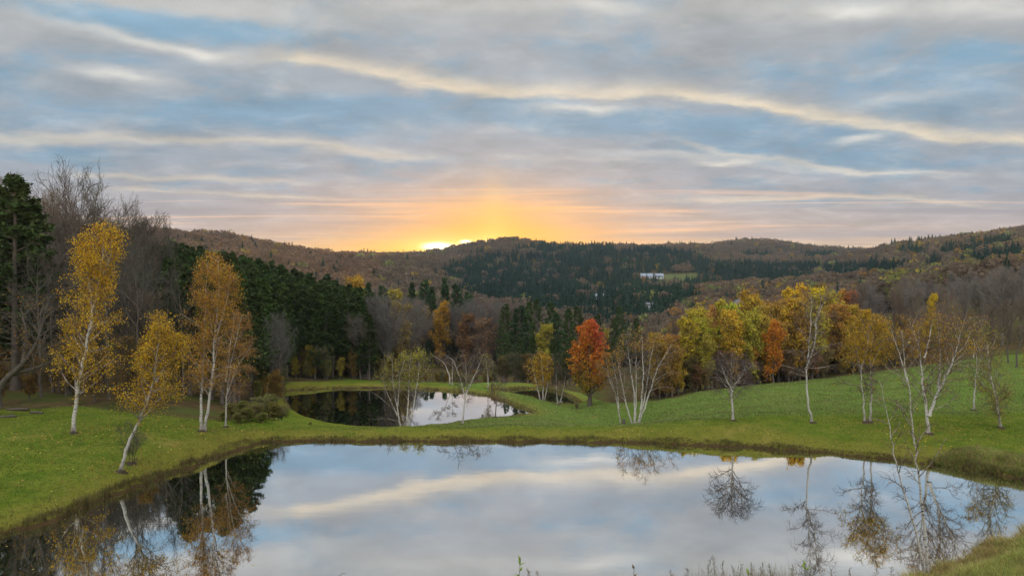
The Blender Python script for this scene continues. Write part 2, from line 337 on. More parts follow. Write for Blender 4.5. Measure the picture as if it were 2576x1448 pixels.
_A = np.zeros((nC + 3, nC + 3)); _A[:nC, :nC] = kern(_d) + np.eye(nC) * 2e-5; _A[:nC, nC] = 1; _A[:nC, nC + 1:] = cp; _A[nC, :nC] = 1; _A[nC + 1:, :nC] = cp.T
_w = np.linalg.solve(_A, np.concatenate([CT[:, 2], np.zeros(3)]))
def base_h(x, y):
    x = np.asarray(x, float).ravel(); y = np.asarray(y, float).ravel(); out = np.empty(len(x))
    for i in range(0, len(x), 20000):
        q = lp(x[i:i + 20000], y[i:i + 20000]); d = ((q[:, None] - cp[None]) ** 2).sum(-1)
        out[i:i + 20000] = kern(d) @ _w[:nC] + _w[nC] + q @ _w[nC + 1:]
    return out
def smooth_poly(p, k=8):
    p = np.array(p, float); a, b, cc, d = np.roll(p, 1, 0), p, np.roll(p, -1, 0), np.roll(p, -2, 0); o = []
    for t in np.arange(k) / k: o.append(.5 * (2 * b + (cc - a) * t + (2 * a - 5 * b + 4 * cc - d) * t * t + (3 * b - a - 3 * cc + d) * t ** 3))
    return np.stack(o, 1).reshape(-1, 2)
def pond_poly(pts, z): return smooth_poly([((px - CX) / FPX * depth_at(py, z), depth_at(py, z)) for px, py in pts])
POND = [
    (pond_poly([(-330, 1380), (-60, 1368), (0, 1350), (160, 1300), (300, 1240), (420, 1198), (500, 1168), (560, 1145), (610, 1126), (680, 1113), (800, 1110), (1050, 1111), (1290, 1111), (1550, 1113), (1800, 1122), (2000, 1134), (2100, 1142),
                (2250, 1158), (2400, 1176), (2575, 1206), (2740, 1250), (2700, 1300), (2600, 1338), (2550, 1366), (2498, 1374), (2466, 1386), (2450, 1404), (2424, 1426), (2352, 1447), (2300, 1466), (2160, 1500), (1500, 1530), (800, 1530), (200, 1520), (-220, 1500), (-330, 1440)], 0.0), 0.0),
    (pond_poly([(715, 985), (718, 1010), (745, 1045), (800, 1072), (920, 1079), (1050, 1078), (1150, 1067), (1250, 1053), (1335, 1042), (1330, 1034), (1290, 1018), (1240, 1001), (1180, 989), (1080, 980), (950, 976), (820, 978), (750, 981)], -3.0), -3.0),
    (pond_poly([(1250, 990), (1275, 981), (1330, 977), (1385, 981), (1425, 996), (1452, 1014), (1420, 1017), (1350, 1011), (1295, 1003)], -4.0), -4.0)]
def poly_sd(x, y, P):
    out = np.empty(len(x)); A = P; B = np.roll(P, -1, 0); E = B - A; L2 = (E ** 2).sum(1)
    for i in range(0, len(x), 20000):
        X = x[i:i + 20000, None]; Y = y[i:i + 20000, None]
        t = np.clip(((X - A[:, 0]) * E[:, 0] + (Y - A[:, 1]) * E[:, 1]) / L2, 0, 1)
        d = np.sqrt(((X - A[:, 0] - t * E[:, 0]) ** 2 + (Y - A[:, 1] - t * E[:, 1]) ** 2).min(1))
        cr = ((A[:, 1] > Y) != (B[:, 1] > Y)) & (X < (B[:, 0] - A[:, 0]) * (Y - A[:, 1]) / (B[:, 1] - A[:, 1] + 1e-12) + A[:, 0])
        out[i:i + 20000] = np.where(cr.sum(1) % 2 == 1, -d, d)
    return out
def ground(x, y, full=False):
    x = np.asarray(x, float).ravel(); y = np.asarray(y, float).ravel(); h = base_h(x, y)
    r = np.hypot(x, y)
    h = h + sm01(r, 20, 60) * 0.07 * (np.sin(x * .9 + 1.3 * np.sin(y * .5)) * np.sin(y * .8 + np.sin(x * .6))) + sm01(r, 300, 900) * 3 * np.sin(x * .031 + np.sin(y * .017) * 2) * np.sin(y * .027 + 1)
    shore = np.full(len(x), 1e3)
    for P, zw in POND:
        lo, hi = P.min(0) - 9, P.max(0) + 9; k = np.nonzero((x > lo[0]) & (x < hi[0]) & (y > lo[1]) & (y < hi[1]))[0]
        if len(k) == 0: continue
        X, Y = x[k], y[k]; d = poly_sd(X, Y, P) + .16 * np.sin(X * 1.1 + np.sin(Y * .9) * 2) + .12 * np.sin(X * 2.1 + np.sin(Y * 1.7)) + .08 * np.sin(X * 4.7 + Y * 3.1)
        B = np.where(d < 5, np.maximum(h[k], zw + .2 + 0 * d), h[k]) * (1 - sm01(d, 4, 8)) + h[k] * sm01(d, 4, 8)
        s = sm01(d, 0, 2.0); lip = .2 * sm01(d, -.05, .3)
        h[k] = np.where(d < 0, zw - np.minimum(1.2, -d * .9), zw + lip * (1 - s) + (B - zw) * s)
        shore[k] = np.minimum(shore[k], d)
    return (h, shore) if full else h
def gz(x, y): return float(ground([x], [y])[0])
def at(px, Y):            # a ground point seen at photo x and distance Y
    x = (px - CX) / FPX * Y; return (x, Y, gz(x, Y))
def woodline(px): return np.interp(px, [-600, 0, 200, 440, 600, 690, 715, 900, 1100, 1290, 1450, 1560, 1700, 1930, 2200, 2500, 2700], [58, 60, 62, 60, 61, 70, 106, 112, 113, 118, 108, 90, 82, 88, 92, 95, 96])

def build_terrain():
    ys = np.concatenate([-9 + 37 * np.linspace(0, 1, 50) ** 1.0, np.arange(28.35, 36, .3), np.arange(36, 62, .26), np.arange(62, 125, .55), np.exp(np.linspace(math.log(126), math.log(2000), 140))])
    s = np.linspace(-1.15, 1.15, 560)
    Yg, Sg = np.meshgrid(ys, s, indexing='ij'); Xg = Sg * (Yg + 14)
    h, sh = ground(Xg, Yg, True)
    V = np.stack([Xg.ravel(), Yg.ravel(), h], 1); nr, ncol = Yg.shape
    i = (np.arange(nr - 1)[:, None] * ncol + np.arange(ncol - 1)[None]).ravel()
    F = np.stack([i, i + 1, i + ncol + 1, i + ncol], 1)
    me = mk_mesh('ground', [(V, F, 0, True)], [M['ground']])
    px = V[:, 0] / np.maximum(V[:, 1], 1) * FPX + CX; py = HY + (CAMZ - V[:, 2]) / np.maximum(V[:, 1], 1) * FPX
    wl = woodline(px)
    wood = sm01(V[:, 1], wl - 1.5, wl + 1.5) * (V[:, 1] > 20)
    mead = sm01(V[:, 1], 59, 61) * sm01(px, 1050, 1250) * (1 - .0 * px)
    field = ((np.abs((px - 1703) / 52) < 1) & (np.abs((py - 697 + (px - 1703) * .08) / 8) < 1) & (V[:, 1] > 700)).astype(float)
    for n, a in (('woodland', wood * (1 - field)), ('bank', (1 - sm01(sh, .3, 3.6)) * (1 - wood)), ('meadow', mead), ('shore', 1 - sm01(sh, 0.05, .42)), ('field', field)):
        at_ = me.attributes.new(n, 'FLOAT', 'POINT'); at_.data.foreach_set('value', a.astype(np.float32))
    tag(link('ground', me), 'grassy ground with lawns, pond dams, woodland floor and hills', 'ground', None, 'structure')
    for (P, zw), nm, lb in zip(POND, ('pond_water', 'pond_water', 'pond_water'), ('large calm pond mirroring the sky', 'dark green pond beyond the grass dam', 'small dark pond behind the far dam')):
        c0 = P.mean(0); e = np.roll(P, -1, 0) - np.roll(P, 1, 0); nn = nrm(np.stack([e[:, 1], -e[:, 0]], 1))
        if (nn * (P - c0)).sum() < 0: nn = -nn
        Q = P + nn * .5; V = np.concatenate([Q, np.full((len(Q), 1), zw)], 1)
        me = mk_mesh(nm, [(V, np.arange(len(Q))[None], 0, False)], [M['water']]); me.polygons[0].flip() if me.polygons[0].normal.z < 0 else None
        tag(link(nm, me), lb, 'pond', None, 'structure')
build_terrain()

# ------------------------------------------------------------------ plant growth
def grow(rng, start, dirn, length, n, wander=.15, trop=0.0, droop=0.0):
    B = len(start); P = np.empty((B, n, 3)); P[:, 0] = start; d = nrm(dirn)
    st = (np.asarray(length) / (n - 1))[:, None]
    for i in range(1, n):
        d = d + rng.normal(0, wander, (B, 3)); d[:, 2] += trop - droop * i / n
        d = nrm(d); P[:, i] = P[:, i - 1] + d * st
    return P
def tubes(P, R, sides):
    B, N, _ = P.shape; T = np.empty_like(P); T[:, 1:-1] = P[:, 2:] - P[:, :-2]; T[:, 0] = P[:, 1] - P[:, 0]; T[:, -1] = P[:, -1] - P[:, -2]; T = nrm(T)
    mean = np.abs(nrm(P[:, -1] - P[:, 0])); ref = np.eye(3)[mean.argmin(1)][:, None]
    U = nrm(np.cross(T, np.broadcast_to(ref, T.shape))); Vv = np.cross(T, U)
    a = np.arange(sides) / sides * 2 * math.pi
    V = P[:, :, None] + R[:, :, None, None] * (U[:, :, None] * np.cos(a)[:, None] + Vv[:, :, None] * np.sin(a)[:, None])
    j = np.arange(sides); k = (j + 1) % sides
    r = (np.arange(B)[:, None] * N + np.arange(N - 1)[None]).ravel()[:, None] * sides
    F = np.stack([r + j, r + k, r + sides + k, r + sides + j], -1).reshape(-1, 4)
    return V.reshape(-1, 3), F
def spawn(rng, P, R, k, t0, t1, ang, angj):
    B, N, _ = P.shape
    t = t0 + (t1 - t0) * (np.arange(k) + rng.random((B, k))) / k
    f = t * (N - 1); i = np.minimum(f.astype(int), N - 2); w = (f - i)[..., None]; b = np.arange(B)[:, None]
    pos = P[b, i] * (1 - w) + P[b, i + 1] * w; T = nrm(P[b, i + 1] - P[b, i]); rad = R[b, i] * (1 - w[..., 0]) + R[b, i + 1] * w[..., 0]
    ref = np.where(np.abs(T[..., 2:3]) > .8, np.array([1., 0, 0]), np.array([0, 0, 1.])); U = nrm(np.cross(T, ref)); V = np.cross(T, U)
    az = np.arange(k)[None] * 2.4 + rng.random((B, 1)) * 6.28 + rng.normal(0, .5, (B, k))
    a = ang + rng.normal(0, angj, (B, k))
    d = np.cos(a)[..., None] * T + np.sin(a)[..., None] * (np.cos(az)[..., None] * U + np.sin(az)[..., None] * V)
    return pos.reshape(-1, 3), d.reshape(-1, 3), t.ravel(), rad.ravel()
def taper(r0, n, rmin, pw=.8): return np.asarray(r0)[:, None] * (1 - np.linspace(0, 1, n)[None]) ** pw + rmin
def quads(rng, C, size, asp=.55, up=0.0):
    n = len(C); a = nrm(rng.normal(size=(n, 3))); b = rng.normal(size=(n, 3)); b[:, 2] *= 1 - up; a[:, 2] *= 1 - up
    a = nrm(a); b = nrm(b - (a * b).sum(1, keepdims=True) * a); s = (np.asarray(size) * rng.uniform(.35, 1.5, n))[:, None]
    V = np.stack([C - a * s * .5, C + b * s * asp * .5, C + a * s * .5, C - b * s * asp * .5], 1).reshape(-1, 3)
    return V, np.arange(4 * n).reshape(-1, 4)
def along(rng, P, k, t0=.1, t1=1.0, jit=.05):
    B, N, _ = P.shape; t = t0 + (t1 - t0) * rng.random((B, k)); f = t * (N - 1); i = np.minimum(f.astype(int), N - 2); w = (f - i)[..., None]; b = np.arange(B)[:, None]
    return (P[b, i] * (1 - w) + P[b, i + 1] * w).reshape(-1, 3) + rng.normal(0, jit, (B * k, 3))
def resample(pts, n):
    pts = np.array(pts, float); s = np.concatenate([[0], np.cumsum(np.linalg.norm(np.diff(pts, axis=0), axis=1))]); t = np.linspace(0, s[-1], n)
    P = np.stack([np.interp(t, s, pts[:, k]) for k in range(3)], 1)
    for _ in range(2): P[1:-1] = (P[:-2] + 2 * P[1:-1] + P[2:]) / 4
    return P

def flare(R, P): return R * (1 + .55 * np.exp(-np.abs(P[..., 2] - P[:, :1, 2]) / .25))
def birch(seed, stems, r0, width, nb=16, t0=.28, leaf_n=3, leaf_s=.13, zones=None, p_out=.05, twig=5, extra=None, pyr=0.0, rtw=.007, bark='birch_bark', kl2=6, angle=.85, trop=.05):
    """stems: list of polylines (local metres). Returns trunk, crown, foliage pieces."""
    rng = rngf(seed); N = 26; r0 = r0 * .72; rtw = rtw * .68; leaf_s = leaf_s * .60
    P0 = np.stack([resample(s, N) for s in stems]); L0 = np.linalg.norm(P0[:, -1] - P0[:, 0], axis=1)
    P0[:, 2:-1] += rng.normal(0, .012, (len(stems), N - 3, 3)) * L0[:, None, None] * .25
    R0 = flare(taper(np.full(len(stems), r0) * (L0 / L0.max()) ** .7, N, .005, 1.0), P0)
    trunk = [(*tubes(P0, R0, 8), 0, True)]
    nbs = np.maximum(4, np.round(nb * (L0 / L0.max()) ** 1.1)).astype(int); parts = [spawn(rng, P0[i:i + 1], R0[i:i + 1], int(k), t0 if P0[i, 0, 2] < 1 else .12, .97, angle, .18) for i, k in enumerate(nbs)]
    pos, d, t, rad = (np.concatenate([q[j] for q in parts]) for j in range(4)); lrep = np.repeat(.3 + .7 * L0 / L0.max(), nbs)
    prof = (.45 + .75 * np.sin(np.clip((t - t0) / (1 - t0), 0, 1) * 2.6 + .35)) * rng.uniform(.6, 1.15, len(t))
    prof = prof * (1 - pyr) + pyr * (1.2 - .85 * np.clip((t - t0) / (1 - t0), 0, 1)) * rng.uniform(.7, 1.15, len(t))
    d[:, 2] += .15
    P1 = grow(rng, pos, d, width * prof * lrep, 9, .12, trop, .10); R1 = taper(np.minimum(rad * .5, .012 + width * prof * .011), 9, .007)
    if extra:
        PE = np.stack([resample(e, 9) for e in extra]); P1 = np.concatenate([P1, PE]); R1 = np.concatenate([R1, taper(np.full(len(PE), r0 * .24), 9, .008)]); prof = np.concatenate([prof, np.full(len(PE), .9)])
    trunk.append((*tubes(P1, R1, 5), 1, True))
    pos, d, t, rad = spawn(rng, P1, R1, kl2, .18, .98, .7, .2)
    l2 = np.repeat(width * prof, kl2) * (1.05 - .6 * t) * rng.uniform(.3, .65, len(t))
    P2 = grow(rng, pos, d, l2, 6, .16, .03, .22); R2 = taper(np.minimum(rad * .6, .010), 6, rtw)
    crown = [(*tubes(P2, R2, 3), 0, False)]
    pos, d, t, rad = spawn(rng, P2, R2, twig, .2, 1, .65, .25)
    P3 = grow(rng, pos, d, rng.uniform(.25, .7, len(pos)) * min(1.0, width / 2.0 + .25), 4, .2, -.05, .3); R3 = taper(np.full(len(pos), rtw * .9), 4, rtw * .55)
    crown.append((*tubes(P3, R3, 3), 0, False))
    fol = []
    if leaf_n > 0:
        C = np.concatenate([along(rng, P3, leaf_n, .15, 1, .10), along(rng, P2, max(1, leaf_n), .3, 1, .10), along(rng, P3, max(1, leaf_n // 3), .1, 1, .16)])
        if zones is not None:
            keep = np.full(len(C), p_out)
            for cx, cz, rx, rz, p in zones: keep = np.maximum(keep, p * (((C[:, 0] - cx) / rx) ** 2 + ((C[:, 2] - cz) / rz) ** 2 < 1))
            keep *= .5 + .32 * (np.sin(C[:, 0] * 2.3 + seed) * np.sin(C[:, 1] * 2.1) * np.sin(C[:, 2] * 1.9 + 1) > -.05)
            C = C[rng.random(len(C)) < keep]
        if len(C): fol = [(*quads(rng, C, np.full(len(C), leaf_s), .65), 0, False)]
    return trunk, crown, fol
C_TWIG = (.14, .105, .085)
def place_birch(label, px, Y, stems, color, base_py=None, cat='birch', name='birch_tree', zones=None, extra=None, dy=.5, twigc=None, group=None, **kw):
    """stems/zones/extra are read off the photo as photo points at the tree's own distance, then grown in depth"""
    x = (px - CX) / FPX * Y; z = gz(x, Y); rng = rngf(int(px) * 7 + 3)
    py0 = HY + (CAMZ - z) / FPX ** 1 * FPX / Y if False else HY + (CAMZ - z) * FPX / Y
    def loc(pts, amp):
        o = []; dr = rng.uniform(-amp, amp)
        for i, (a, b) in enumerate(pts):
            k = i / max(1, len(pts) - 1); o.append(((a - px) / FPX * Y, dr * k, (py0 - b) / FPX * Y))
        return o
    st = []
    for s in stems:
        q = loc(s, dy * 1.6)
        if q[0][2] < .6: q[0] = (q[0][0], rng.uniform(-.12, .12), -.15)
        st.append(q)
    zs = [((a - px) / FPX * Y, (py0 - b) / FPX * Y, ra / FPX * Y, rb / FPX * Y, p) for a, b, ra, rb, p in zones] if zones else None
    ex = [loc(e, 1.5) for e in extra] if extra else None
    tr, cr, fo = birch(int(px) + int(Y), st, zones=zs, extra=ex, **kw)
    o = thing(name, label, cat, (x, Y, z), group=group)
    link('trunk', mk_mesh('trunk', tr, [M[kw.get('bark', 'birch_bark')], M['birch_limb'] if kw.get('bark', 'birch_bark') == 'birch_bark' else M['bark']]), o)
    link('crown', mk_mesh('crown', cr, [M['bare_twig']]), o, twigc or C_TWIG)
    if fo: link('foliage', mk_mesh('foliage', fo, [M['leaf']]), o, color)
    if Y < 85:
        b = np.array([q[0][:2] for q in st if q[0][2] < .6] or [st[0][0][:2]]); cx, rr = b[:, 0].mean(), np.ptp(b[:, 0]) * .5 + rng.uniform(.30, .42); k = 18; a = np.arange(k) / k * 6.2832
        r_ = rr * (1 + .22 * np.sin(a * 2 + px) + .15 * np.sin(a * 5 + Y)); ring = lambda f, h: np.stack([cx + r_ * f * np.cos(a), r_ * f * np.sin(a), np.full(k, h)], 1)
        gx = ring(1, 0); gx[:, 2] = ground(x + gx[:, 0], Y + gx[:, 1]) - z - .02; V = np.concatenate([gx, ring(.55, .06), [[cx, 0, .09]]]); j = np.arange(k); n_ = (j + 1) % k
        link('root_mound', mk_mesh('root_mound', [(V, np.stack([j, n_, k + n_, k + j], 1), 0, True), (np.concatenate([V]), np.stack([k + j, k + n_, np.full(k, 2 * k)], 1), 0, True)], [M['soil']]), o)
    return o
YEL, GOLD, ORA, OLI, RUST = (.62, .38, .025), (.54, .30, .04), (.50, .25, .05), (.40, .36, .05), (.36, .18, .06)

def build_birches():
    B = place_birch
    B('tall yellow birch at the front of the left lawn, white trunk leaning to the pond', 185, 52, [[(185, 1092), (192, 1000), (212, 900), (240, 770), (262, 660), (266, 570)], [(228, 830), (232, 760), (215, 660), (212, 600)], [(258, 690), (285, 640), (292, 585)]],
      YEL, r0=.19, width=2.8, nb=52, t0=.15, leaf_n=7, leaf_s=.165, pyr=1, zones=[(235, 850, 130, 250, .8)], p_out=.5, twig=7)
    B('short white birch leaning steeply over the left bank of the mirror pond', 303, 44.7, [[(303, 1188), (318, 1130), (350, 1060), (385, 975), (398, 900), (405, 810)], [(392, 960), (425, 900), (440, 850)]],
      YEL, r0=.15, width=2.0, nb=40, t0=.33, leaf_n=7, leaf_s=.135, pyr=.8, zones=[(410, 900, 90, 130, .85), (340, 970, 60, 60, .8)], p_out=.4, twig=7, rtw=.006)
    B('twin trunked orange birch at the corner of the left lawn', 508, 54, [[(505, 1085), (507, 980), (515, 830), (520, 700), (524, 655)], [(512, 1085), (535, 960), (545, 830), (557, 720), (556, 645)], [(540, 860), (575, 760), (590, 690)]],
      GOLD, r0=.15, width=2.2, nb=36, t0=.2, leaf_n=6, leaf_s=.145, pyr=.9, zones=[(550, 700, 80, 80, .8), (520, 850, 110, 140, .65)], p_out=.3, twig=7, twigc=(.24, .145, .085))
    B('thin orange birch with several stems between the twin birch and the dark pines', 566, 58, [[(566, 1062), (570, 1000), (585, 900), (612, 790)], [(568, 1000), (600, 920), (645, 860)], [(568, 960), (575, 860), (580, 790)]],
      ORA, r0=.09, width=2.0, nb=22, t0=.18, leaf_n=5, leaf_s=.14, pyr=.7, zones=[(600, 880, 70, 110, .5)], p_out=.25, twig=6, twigc=(.26, .16, .09))
    B('yellow green birch clump with several white stems on the near edge of the green pond', 1018, 76.5, [[(1008, 1085), (1000, 1030), (990, 960), (988, 898)], [(1022, 1085), (1026, 1000), (1032, 890)], [(1026, 1085), (1040, 1020), (1050, 950), (1060, 882)], [(1000, 1045), (975, 990), (958, 935)], [(1000, 1020), (1006, 950), (1022, 895)]],
      OLI, r0=.13, width=1.9, nb=15, t0=.3, leaf_n=4, leaf_s=.18, zones=[(1050, 915, 55, 45, .95), (1010, 930, 50, 50, .4), (965, 920, 25, 30, .7)], p_out=.04, rtw=.01, extra=[[(1000, 1040), (960, 1005), (925, 985)], [(1004, 1060), (970, 1048), (940, 1050)]])
    B('bare white birch with arching branches, right of the yellow green clump', 1163, 74, [[(1163, 1082), (1166, 1030), (1172, 985), (1172, 900)], [(1170, 1000), (1160, 960), (1142, 905), (1120, 890)], [(1172, 990), (1195, 940), (1214, 895)]],
      OLI, r0=.12, width=1.7, nb=15, t0=.3, leaf_n=1, leaf_s=.15, zones=[(1172, 940, 60, 60, .15)], p_out=.05, rtw=.011)
    B('small bare tree with a few orange leaves at the right end of the green pond', 1246, 80, [[(1246, 1054), (1247, 1025), (1252, 985), (1257, 962)], [(1247, 1015), (1237, 985), (1232, 970)]],
      GOLD, r0=.08, width=1.3, nb=14, t0=.3, leaf_n=1, leaf_s=.16, zones=[(1240, 990, 20, 20, .7)], p_out=.05, rtw=.012, bark='bark')
    B('white birch bent over to one side on the far bank of the green pond', 1132, 109, [[(1132, 978), (1130, 945), (1118, 915), (1088, 893)], [(1137, 978), (1138, 900)]],
      RUST, r0=.13, width=1.1, nb=8, t0=.5, leaf_n=1, leaf_s=.2, zones=[(1110, 930, 40, 30, .3)], rtw=.013)
    B('slender upright pale birch on the dam between the green pond and the small pond', 1228, 104, [[(1228, 982), (1227, 940), (1221, 895)], [(1226, 940), (1236, 910)]],
      OLI, r0=.12, width=1.3, nb=10, t0=.3, leaf_n=2, leaf_s=.2, zones=[(1228, 920, 30, 40, .5)], rtw=.013)
    B('golden leaved birch clump in front of the small dark pond', 1364, 97, [[(1362, 1012), (1348, 960), (1334, 900)], [(1365, 1012), (1366, 960), (1360, 890)], [(1367, 1012), (1376, 970), (1378, 900)]],
      YEL, r0=.12, width=1.3, nb=14, t0=.3, leaf_n=4, leaf_s=.22, zones=[(1364, 925, 28, 42, .95), (1338, 940, 25, 40, .5)], p_out=.04, rtw=.012)
    B('bare twin stemmed white birch between the golden clump and the red maple', 1404, 97, [[(1402, 1013), (1398, 960), (1400, 920)], [(1406, 1013), (1418, 970), (1422, 935)]],
      OLI, r0=.11, width=1.1, nb=10, t0=.3, leaf_n=0, rtw=.012)
    B('large white birch with many bare stems fanning out beyond the mirror pond', 1596, 75, [[(1592, 1076), (1572, 1010), (1562, 960), (1551, 902)], [(1596, 1076), (1594, 990), (1582, 920), (1573, 852)], [(1597, 1076), (1600, 980), (1598, 862)], [(1600, 1076), (1622, 1000), (1632, 940), (1650, 842)], [(1603, 1076), (1632, 990), (1655, 920), (1690, 868)], [(1612, 1030), (1616, 950), (1612, 830)]],
      GOLD, r0=.145, width=1.75, nb=15, t0=.35, leaf_n=3, leaf_s=.17, zones=[(1605, 845, 50, 40, .6), (1545, 880, 30, 40, .6), (1660, 850, 40, 35, .25)], p_out=.02, rtw=.0085, extra=[[(1642, 960), (1670, 935), (1695, 930)], [(1630, 985), (1665, 972), (1700, 978)]])
    B('leaning pale birch beside a dark stump, left of the fan shaped birch', 1560, 77, [[(1561, 1067), (1552, 1010), (1540, 960), (1512, 915)], [(1548, 990), (1530, 950), (1525, 900)], [(1556, 1030), (1552, 960), (1538, 890)]],
      GOLD, r0=.085, width=1.2, nb=14, t0=.3, leaf_n=3, leaf_s=.14, zones=[(1530, 900, 35, 45, .8)], p_out=.03, rtw=.0085, twigc=(.15, .10, .08))
    B('low bare white trunked birch with a round purple brown crown alone on the meadow', 1843, 58.5, [[(1844, 1062), (1843, 1010), (1841, 960), (1843, 905)], [(1843, 985), (1830, 955), (1818, 915)], [(1842, 975), (1858, 950), (1872, 915)]],
      RUST, r0=.13, width=2.5, nb=24, t0=.28, leaf_n=0, rtw=.0075, twig=6, twigc=(.12, .088, .08), trop=.0, pyr=.6)
    B('white birch with a curved trunk and bare side limbs on the open meadow', 2043, 57.6, [[(2044, 1066), (2030, 1010), (2024, 950), (2030, 880), (2034, 800), (2036, 738)], [(2026, 930), (2046, 870), (2052, 800), (2072, 742)], [(2049, 820), (2056, 770), (2055, 745)]],
      GOLD, r0=.12, width=1.5, nb=20, t0=.35, leaf_n=2, leaf_s=.13, zones=[(2060, 800, 30, 30, .35)], p_out=.03, rtw=.0085, extra=[[(2028, 895), (2005, 878), (1975, 885)], [(2024, 935), (1995, 925), (1965, 918)], [(2026, 925), (2060, 925), (2100, 915)], [(2040, 880), (2070, 868), (2105, 858)], [(2024, 945), (2000, 940), (1970, 928)]])
    B('two stemmed birch with a bright golden crown on the right meadow', 2180, 58, [[(2176, 1060), (2170, 1000), (2162, 920), (2145, 850)], [(2188, 1060), (2192, 990), (2190, 900), (2200, 820)], [(2164, 930), (2178, 870), (2180, 800)], [(2192, 920), (2212, 870), (2225, 830)]],
      YEL, r0=.11, width=1.9, nb=20, t0=.26, leaf_n=6, leaf_s=.145, zones=[(2180, 850, 80, 65, .8), (2130, 890, 40, 50, .45)], p_out=.05, rtw=.0085, twig=6)
    B('forked grey white birch with a wide russet crown behind the bushy bank', 2336, 54, [[(2337, 1095), (2334, 1040), (2325, 960), (2323, 880), (2300, 815)], [(2336, 1045), (2352, 990), (2378, 930), (2392, 880), (2410, 800)], [(2360, 975), (2372, 900), (2370, 798)], [(2325, 900), (2340, 850), (2350, 800)]],
      GOLD, r0=.16, width=2.3, nb=24, t0=.24, leaf_n=3, leaf_s=.13, zones=[(2320, 850, 110, 70, .7)], p_out=.12, rtw=.0085, twig=6, twigc=(.16, .11, .085), extra=[[(2340, 1030), (2390, 1025), (2440, 1000)], [(2378, 935), (2420, 900), (2450, 890)]])
    B('slim white birch with yellow top leaves beyond the forked birch on the rising meadow', 2448, 62, [[(2448, 1034), (2447, 980), (2449, 920), (2445, 868)], [(2448, 900), (2458, 870), (2462, 850)]],
      YEL, r0=.10, width=1.5, nb=18, t0=.25, leaf_n=3, leaf_s=.14, zones=[(2450, 858, 38, 32, .9)], p_out=.25, rtw=.0085)
    B('tall sparse birch with a forked base near the edge of the rising meadow', 2518, 55, [[(2518, 1078), (2512, 1010), (2500, 940), (2495, 835)], [(2514, 1078), (2508, 1030), (2502, 985)]],
      (.42, .33, .05), r0=.11, width=2.1, nb=26, t0=.16, leaf_n=4, leaf_s=.14, zones=[(2525, 980, 60, 90, .75), (2495, 850, 45, 60, .6)], p_out=.3, rtw=.0085)
    B('slender twin white birch on the near bank, its stems crossing the mirrored sky', 2333, 29.7, [[(2334, 1446), (2325, 1330), (2306, 1170), (2288, 1000), (2272, 880), (2268, 830)], [(2328, 1446), (2298, 1310), (2255, 1165), (2235, 1040), (2218, 960)], [(2282, 960), (2262, 890), (2240, 830)]],
      YEL, r0=.082, width=.95, nb=17, t0=.38, leaf_n=1, leaf_s=.10, zones=[(2345, 1130, 70, 60, .5), (2290, 860, 80, 110, .3)], p_out=.06, rtw=.0045, twig=4, kl2=5, twigc=(.17, .12, .09), extra=[[(2303, 1160), (2285, 1130), (2262, 1115)], [(2290, 1060), (2262, 1020), (2235, 1000)], [(2285, 970), (2250, 930), (2225, 900)], [(2310, 1200), (2335, 1150), (2350, 1090)]])
build_birches()

# ------------------------------------------------------------------ forest tree kinds
def bare_tree(seed, H, wide, ball=.35, nl1=11, leafy=0, k2=8, k3=6, k4=4, lsz=.26, trop=.12, ang=.62):
    rng = rngf(seed); N = 14
    lean = rng.normal(0, .05, 2) * H
    P0 = resample([(0, 0, -.3), (lean[0] * .2, lean[1] * .2, H * .3), (lean[0] * .7, lean[1] * .7, H * .65), (lean[0], lean[1], H * .93)], N)[None]; P0[:, 2:] += rng.normal(0, .008, (1, N - 2, 3)) * H
    R0 = flare(taper([H * .0125 + .03], N, .02), P0)
    p, d, t, r = spawn(rng, P0, R0, nl1, ball, .97, ang, .15); pr = (.5 + .6 * np.sin((t - ball) / (1 - ball) * 2.5 + .5)) * rng.uniform(.75, 1.2, len(t))
    P1 = grow(rng, p, d, wide * pr, 9, .13, trop, .0); R1 = taper(np.minimum(r * .62, .1), 9, .014)
    tr = [(*tubes(P0, R0, 7), 0, True), (*tubes(P1, R1, 4), 0, True)]
    p, d, t, r = spawn(rng, P1, R1, k2, .15, 1, .6, .2); l = np.repeat(wide * pr, k2) * (1.05 - .5 * t) * rng.uniform(.35, .6, len(t))
    P2 = grow(rng, p, d, l, 6, .13, .07); R2 = taper(np.minimum(r * .6, .035), 6, .011)
    p, d, t, r = spawn(rng, P2, R2, k3, .15, 1, .6, .25); P3 = grow(rng, p, d, np.repeat(l, k3) * rng.uniform(.35, .65, len(p)), 4, .16, .05); R3 = taper(np.minimum(r * .6, .018), 4, .009)
    p, d, t, r = spawn(rng, P3, R3, k4, .2, 1, .6, .3); P4 = grow(rng, p, d, rng.uniform(.35, .9, len(p)), 3, .2, .03); R4 = taper(np.full(len(p), .009), 3, .006)
    cr = [(*tubes(P2, R2, 3), 0, False), (*tubes(P3, R3, 3), 0, False), (*tubes(P4, R4, 3), 0, False)]
    fo = []
    if leafy:
        C = along(rng, P4, leafy, .1, 1, .14); C = np.concatenate([C, along(rng, P3, max(1, leafy), .2, 1, .15)])
        k = np.sin(C[:, 0] * 1.1 + seed) * np.sin(C[:, 1] * 1.2 + 2) * np.sin(C[:, 2] * 1.0) > -.15
        C = C[k | (rng.random(len(C)) < .45)]; fo = [(*quads(rng, C, np.full(len(C), lsz), .7), 0, False)]
    return tr, cr, fo
